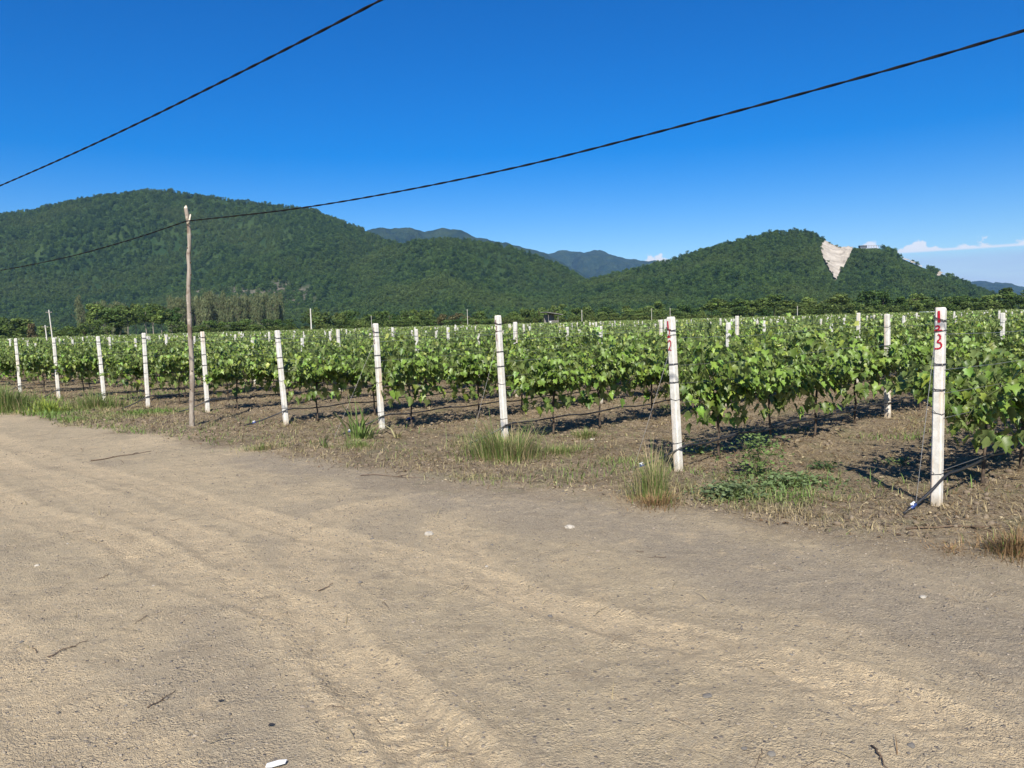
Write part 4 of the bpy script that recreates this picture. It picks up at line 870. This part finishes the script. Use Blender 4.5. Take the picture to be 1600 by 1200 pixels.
# ground cover nobody could count
def scatter(n, fdens, rmax):
    out_ = []; m = 0
    while m < n:
        y = rng.uniform(2.5 ** .5, rmax ** .5, n * 3) ** 2; x = y * rng.uniform(-.76, .76, n * 3); h, z, e = terrain(x, y); v = x * N[0] + y * N[1]; rowd = np.abs((v - 2.42 + 1.33) % 2.66 - 1.33)
        ok = rng.uniform(0, 1, n * 3) < fdens(x, y, e, rowd); out_.append(np.stack([x[ok], y[ok], h[ok], e[ok], rowd[ok]], 1)); m += ok.sum()
    return np.concatenate(out_)[:n]
def dg(x, y, e, rowd):
    patch = sstep(.05, .5, fbm(x * .55, y * .55, 3, 61)); verge = sstep(-.15, .3, e) * sstep(2.6, 1.2, e); left = sstep(-5, -10, x)
    return np.clip(verge * (.10 + .55 * patch + .6 * left) + sstep(.5, 2, e) * .25 * patch * sstep(.2, .6, rowd), 0, 1) * sstep(4, 8, y + .0 * x)
g = scatter(34000, dg, 48); ft = np.array([(q[4], q[5]) for q in inview[:70]]).repeat(45, 0) + rng.normal(size=(45 * min(70, len(inview)), 2)) * .13; fh, fz, fe = terrain(ft[:, 0], ft[:, 1])
g = np.concatenate([g, np.stack([ft[:, 0], ft[:, 1], fh, fe, fe * 0], 1)]); n = len(g); dist = np.hypot(g[:, 0], g[:, 1]); gp = fbm(g[:, 0] * .8, g[:, 1] * .8, 3, 66); gf = np.clip(.42 + gp * .9 + .35 * sstep(-4, -10, g[:, 0]) + rng.normal(size=n) * .22, 0, 1)
V, F, c = blades(g[:, 0], g[:, 1], g[:, 2] - .005, rng.uniform(.03, .12, n) * (1 + .7 * sstep(.2, .8, gp)), (.004 + .0006 * dist) * rng.uniform(.7, 1.3, n), rng.uniform(0, 6.28, n), rng.uniform(.2, 1.4, n), mixc(gf, DRY * .85, GREEN) * rng.uniform(.65, 1.3, n)[:, None])
tag(link('grass', mesh('grass', V, F, M['grass'], False, c)), 'sparse short green and dry grass along the verge and between rows', 'grass', None, 'stuff')
def ds(x, y, e, rowd): return np.clip(sstep(-.3, .6, e) * (.35 + .4 * sstep(-.2, .5, fbm(x * .9, y * .9, 3, 71))) + .004 * (e < 0), 0, 1)
g = scatter(60000, ds, 40); n = len(g); dist = np.hypot(g[:, 0], g[:, 1]); a = rng.uniform(0, 6.28, n)
V, F, c = blades(g[:, 0], g[:, 1], g[:, 2] + .003, rng.uniform(.02, .10, n) * (.6 + .05 * dist), (.0025 + .00035 * dist) * rng.uniform(.7, 1.5, n), a, rng.uniform(1.9, 3.2, n), np.where(rng.uniform(0, 1, n)[:, None] < .3, RUST * .7, DRY * rng.uniform(.6, 1.35, n)[:, None]) * rng.uniform(.6, 1.2, n)[:, None])
tag(link('straw_litter', mesh('straw_litter', V, F, M['grass'], False, c)), 'dry straw and dead stems littering the ground', 'straw', None, 'stuff')

# ------------------------------------------------------------------ stones, twigs, litter
def stone_mesh(seed, col, sub=2):
    r = random.Random(seed); bm = bmesh.new(); bmesh.ops.create_icosphere(bm, subdivisions=sub, radius=1); ax3 = (r.uniform(.8, 1.2), r.uniform(.6, 1.0), r.uniform(.35, .6)); off = Vector((r.uniform(0, 9), 0, 0))
    from mathutils import noise as mn
    for v in bm.verts: k = 1 + .35 * mn.noise(v.co * 1.3 + off * 7); v.co = Vector((v.co.x * ax3[0], v.co.y * ax3[1], v.co.z * ax3[2])) * k
    me = bpy.data.meshes.new('stone'); bm.to_mesh(me); bm.free(); me.materials.append(M['stone']); a = me.color_attributes.new('tint', 'FLOAT_COLOR', 'POINT'); a.data.foreach_set('color', np.tile(np.array([*col, 1], np.float32), len(me.vertices))); return me
GREY = [stone_mesh(k, (.11 + .03 * (k % 4), .105 + .027 * (k % 4), .10 + .02 * (k % 4))) for k in range(8)]; LIGHT = [stone_mesh(20 + k, (.52, .47, .38)) for k in range(4)]; TAN = [stone_mesh(30 + k, (.33, .27, .2)) for k in range(4)]
def stone(x, y, s, me, label, group=None):
    return tag(link('stone', me, None, (x, y, tz(x, y) + s * .12), (random.uniform(-.2, .2), random.uniform(-.2, .2), random.uniform(0, 6.28)), (s, s, s)), label, 'stone', group)
stone(-.72, 6.22, .04, LIGHT[0], 'small pale stone on the road left of centre, nearest the vineyard side'); stone(1.12, 10.87, .05, LIGHT[1], 'pale stone on the soil between the posts marked 121 and 122')
stone(.84, 3.34, .022, GREY[2], 'dark grey pebble low in the right half of the road'); stone(.97, 2.87, .02, GREY[3], 'dark pebble near the bottom edge right of centre'); stone(2.41, 4.45, .028, LIGHT[2], 'pale flat stone at the right side of the road')
stone(.45, 6.33, .035, LIGHT[3], 'light stone on the dark grit in the middle of the road'); stone(3.35, 4.75, .05, GREY[1], 'flat grey stone by the rusty grass at the right')
rs = random.Random(5)
for k in range(150):
    y = 2.6 + 5.2 * rs.random() ** 1.6; x = y * rs.uniform(-.72, .72)
    if x * D[0] + y * D[1] > float(edge_u(np.array([x * N[0] + y * N[1]]))[0]) + .2: continue
    q = rs.random(); me = rs.choice(GREY if q < .5 else TAN if q < .94 else LIGHT)
    stone(x, y, (.004 + .010 * rs.random() ** 2) * (1 + y * .06), me, 'small loose pebble lying on the dirt road', 'loose pebbles on the road')
ico = [stone_mesh(60 + k, (1, 1, 1), 1) for k in range(4)]; ic = [(np.array([v.co for v in m.vertices]), np.array([p.vertices for p in m.polygons])) for m in ico]
def dgr(x, y, e, rowd): return np.clip((e < .3) * (.25 + .8 * sstep(.0, .6, fbm(x * .7, y * .7 + 8, 4, 30)) + .6 * sstep(-1.6, -.4, e)), 0, 1)
g = scatter(8500, dgr, 13); VV = []; FF = []; CC = []; bse = 0
for q in g:
    v, f = ic[rs.randrange(4)]; s = .0018 + .0075 * rs.random() ** 2.4 * (1 + .07 * q[1]); a = rs.uniform(0, 6.28); rot = np.array([[math.cos(a), -math.sin(a), 0], [math.sin(a), math.cos(a), 0], [0, 0, 1]]); VV.append(v @ rot.T * s + q[:3] + [0, 0, s * .15]); FF.append(f + bse); bse += len(v)
    cc = rs.choice([(.13, .115, .10), (.18, .155, .125), (.25, .205, .15), (.30, .25, .18), (.36, .30, .22)]); CC.append(np.tile(cc, (len(v), 1)))
tag(link('gravel', mesh('gravel', np.concatenate(VV), np.concatenate(FF), M['stone'], True, np.concatenate(CC).astype(np.float32))), 'fine gravel scattered over the dirt road', 'gravel', None, 'stuff')
def dcl(x, y, e, rowd): return np.clip((e > .1) * (.06 + .5 * sstep(.7, .2, rowd)) * (.35 + .65 * sstep(6, 11, x * N[0] + y * N[1])), 0, 1)
g = scatter(7500, dcl, 34); VV = []; FF = []; CC = []; bse = 0
for q in g:
    v, f = ic[rs.randrange(4)]; s = rs.uniform(.008, .035) * (1 + .012 * q[1]); a = rs.uniform(0, 6.28); rot = np.array([[math.cos(a), -math.sin(a), 0], [math.sin(a), math.cos(a), 0], [0, 0, 1.3]]); VV.append(v @ rot.T * s + q[:3] + [0, 0, s * .2]); FF.append(f + bse); bse += len(v)
    cc = rs.choice([(.10, .07, .046), (.15, .108, .07), (.20, .15, .098), (.26, .20, .13)]); CC.append(np.tile(cc, (len(v), 1)))
tag(link('soil_clods', mesh('soil_clods', np.concatenate(VV), np.concatenate(FF), M['stone'], False, np.concatenate(CC).astype(np.float32))), 'brown soil clods lying along the vine rows', 'soil', None, 'stuff')
def ddl(x, y, e, rowd): return np.clip((e > -.1) * .5, 0, 1)
g = scatter(9000, ddl, 24); n = len(g); a = rng.uniform(0, 6.28, n); q6 = np.array([(-1, 0), (-.3, -.5), (.5, -.4), (1, 0), (.4, .5), (-.4, .4)]); sz = rng.uniform(.006, .022, n) * (1 + .02 * g[:, 1]); ca_, sa_ = np.cos(a)[:, None], np.sin(a)[:, None]
V = np.stack([g[:, :1] + sz[:, None] * (q6[:, 0] * ca_ - q6[:, 1] * sa_), g[:, 1:2] + sz[:, None] * (q6[:, 0] * sa_ + q6[:, 1] * ca_), g[:, 2:3] + .006 + sz[:, None] * rng.uniform(-.1, .7, (n, 6))], 2).reshape(-1, 3)
cc = np.where(rng.uniform(0, 1, n)[:, None] < .45, np.array([[.55, .45, .27]]), np.array([[.24, .155, .085]])) * rng.uniform(.6, 1.25, n)[:, None]
tag(link('dead_leaf_litter', mesh('dead_leaf_litter', V, (np.array([(0, 1, 5), (1, 4, 5), (1, 2, 4), (2, 3, 4)])[None] + (np.arange(n) * 6)[:, None, None]).reshape(-1, 3), M['grass'], False, np.repeat(cc, 6, 0).astype(np.float32))), 'dry pale leaf litter on the vineyard soil', 'leaf litter', None, 'stuff')
M['twig'] = bark_mat('twig_bark', (.09, .06, .04), (.19, .135, .09), (90, 90, 90))
def twig(x0, y0, x1, y1, r, label, forks=2, group=None):
    k = random.Random(int(x0 * 100 + y0 * 1000)); b = MB(); A_ = Vector((x0, y0, 0)); B_ = Vector((x1, y1, 0)); L = (B_ - A_).length; sdv = Vector((-(B_ - A_).y, (B_ - A_).x, 0)).normalized(); pts = []
    for i in range(7):
        p = A_.lerp(B_, i / 6) + sdv * k.uniform(-.05, .05) * L; p.z = tz(p.x, p.y) + r * 1.1 + k.uniform(0, .006); pts.append(p)
    b.tube(pts, [r * (1 - .1 * i) for i in range(7)], 6)
    for f in range(forks):
        i = k.randrange(2, 5); p = pts[i]; dv = (B_ - A_).normalized() * k.uniform(.08, .18) * L + sdv * k.choice((-1, 1)) * k.uniform(.06, .14) * L; e_ = p + dv; e_.z = tz(e_.x, e_.y) + r; b.tube([p, p.lerp(e_, .5) + Vector((0, 0, .008)), e_], [r * .7, r * .6, r * .35], 5)
    return tag(b.build('twig', M['twig'], None, True), label, 'twig', group)
twig(-5.80, 10.4, -5.3, 11.15, .008, 'long forked twig on the road at upper left'); twig(-1.75, 8.7, -.95, 8.45, .0055, 'long thin twig below the grass tuft in the middle'); twig(3.05, 5.9, 3.75, 5.8, .010, 'dark stick on the verge below the post marked 123')
twig(-2.50, 3.95, -2.40, 4.14, .0032, 'thin bent twig at the lower left edge of the road'); twig(-1.71, 3.38, -1.64, 3.54, .0028, 'short straight twig on the road at lower left'); twig(1.38, 2.9, 1.36, 2.74, .004, 'small dark forked twig at the bottom right'); twig(-1.3, 4.9, -1.24, 5.02, .004, 'short reddish twig in the wheel track left of centre', 0)
for k in range(14):
    y = 2.8 + 4.5 * rs.random(); x = y * rs.uniform(-.68, .68)
    if x * D[0] + y * D[1] > 5: continue
    a = rs.uniform(0, 6.28); l = rs.uniform(.05, .16); twig(x, y, x + l * math.cos(a), y + l * math.sin(a), rs.uniform(.0015, .003), 'tiny twig lying loose on the dirt road', 1, 'tiny twigs on the road')
def dead_leaf(x, y, s, label, mat=None):
    V = [(-1, 0, .1), (-.4, -.45, .22), (.4, -.4, .2), (1, 0, .05), (.4, .4, .3), (-.4, .45, .34), (0, 0, .0)]; F = [(6, 0, 1), (6, 1, 2), (6, 2, 3), (6, 3, 4), (6, 4, 5), (6, 5, 0)]
    return tag(link('dead_leaf', mesh('dead_leaf', np.array(V) * s, F, mat or M['tie'], False), None, (x, y, tz(x, y) + .008), (.1, .1, .7)), label, 'leaf')
dead_leaf(-1.09, 3.22, .017, 'small dark dead leaf on the road near the bottom left'); dead_leaf(-1.39, 3.44, .015, 'dark curled dead leaf left of the other dark leaf')
b = MB(); V = [(-.055, -.012, 0), (-.02, -.026, .004), (.05, -.012, .008), (.058, .012, .012), (.01, .022, .009), (-.05, .012, .004)]; b.add(V + [(x, y, z + .006) for x, y, z in V], [(5, 4, 3, 2, 1, 0), (6, 7, 8, 9, 10, 11)] + [(i, (i + 1) % 6, 6 + (i + 1) % 6, 6 + i) for i in range(6)])
o = b.build('plastic_scrap', M['white_wall']); o.location = (-.98, 2.925, tz(-.98, 2.925) + .006); o.rotation_euler = (0, 0, .2); o.scale = (.72, .72, .72); tag(o, 'flat white scrap on the road at the bottom edge', 'scrap')
b = MB(); b.tube([(0, 0, 0), (.03, .01, .02), (.07, 0, .035), (.11, .01, .01)], [.015, .028, .025, .01], 7); o = b.build('plastic_scrap', M['blue'], None, True); o.location = (-1.95, 13.95, tz(-1.95, 13.95) + .02); o.scale = (1.4, 1.4, 1.2); tag(o, 'crumpled light blue plastic scrap behind the post marked 120', 'scrap')

# ------------------------------------------------------------------ air
hm = bpy.data.materials.new('haze'); hm.use_nodes = True; ht = hm.node_tree; ht.nodes.clear(); ho = ht.nodes.new('ShaderNodeOutputMaterial'); hv = ht.nodes.new('ShaderNodeVolumePrincipled')
hv.inputs['Color'].default_value = (.30, .57, 1, 1); hv.inputs['Density'].default_value = 5e-5; hv.inputs['Anisotropy'].default_value = 0; ht.links.new(hv.outputs[0], ho.inputs['Volume'])
b = MB(); b.box((0, 3600, 322), (15000, 10400, 646)); o = b.build('haze', hm); tag(o, 'thin blue haze over the distant hills', 'haze', None, 'stuff')
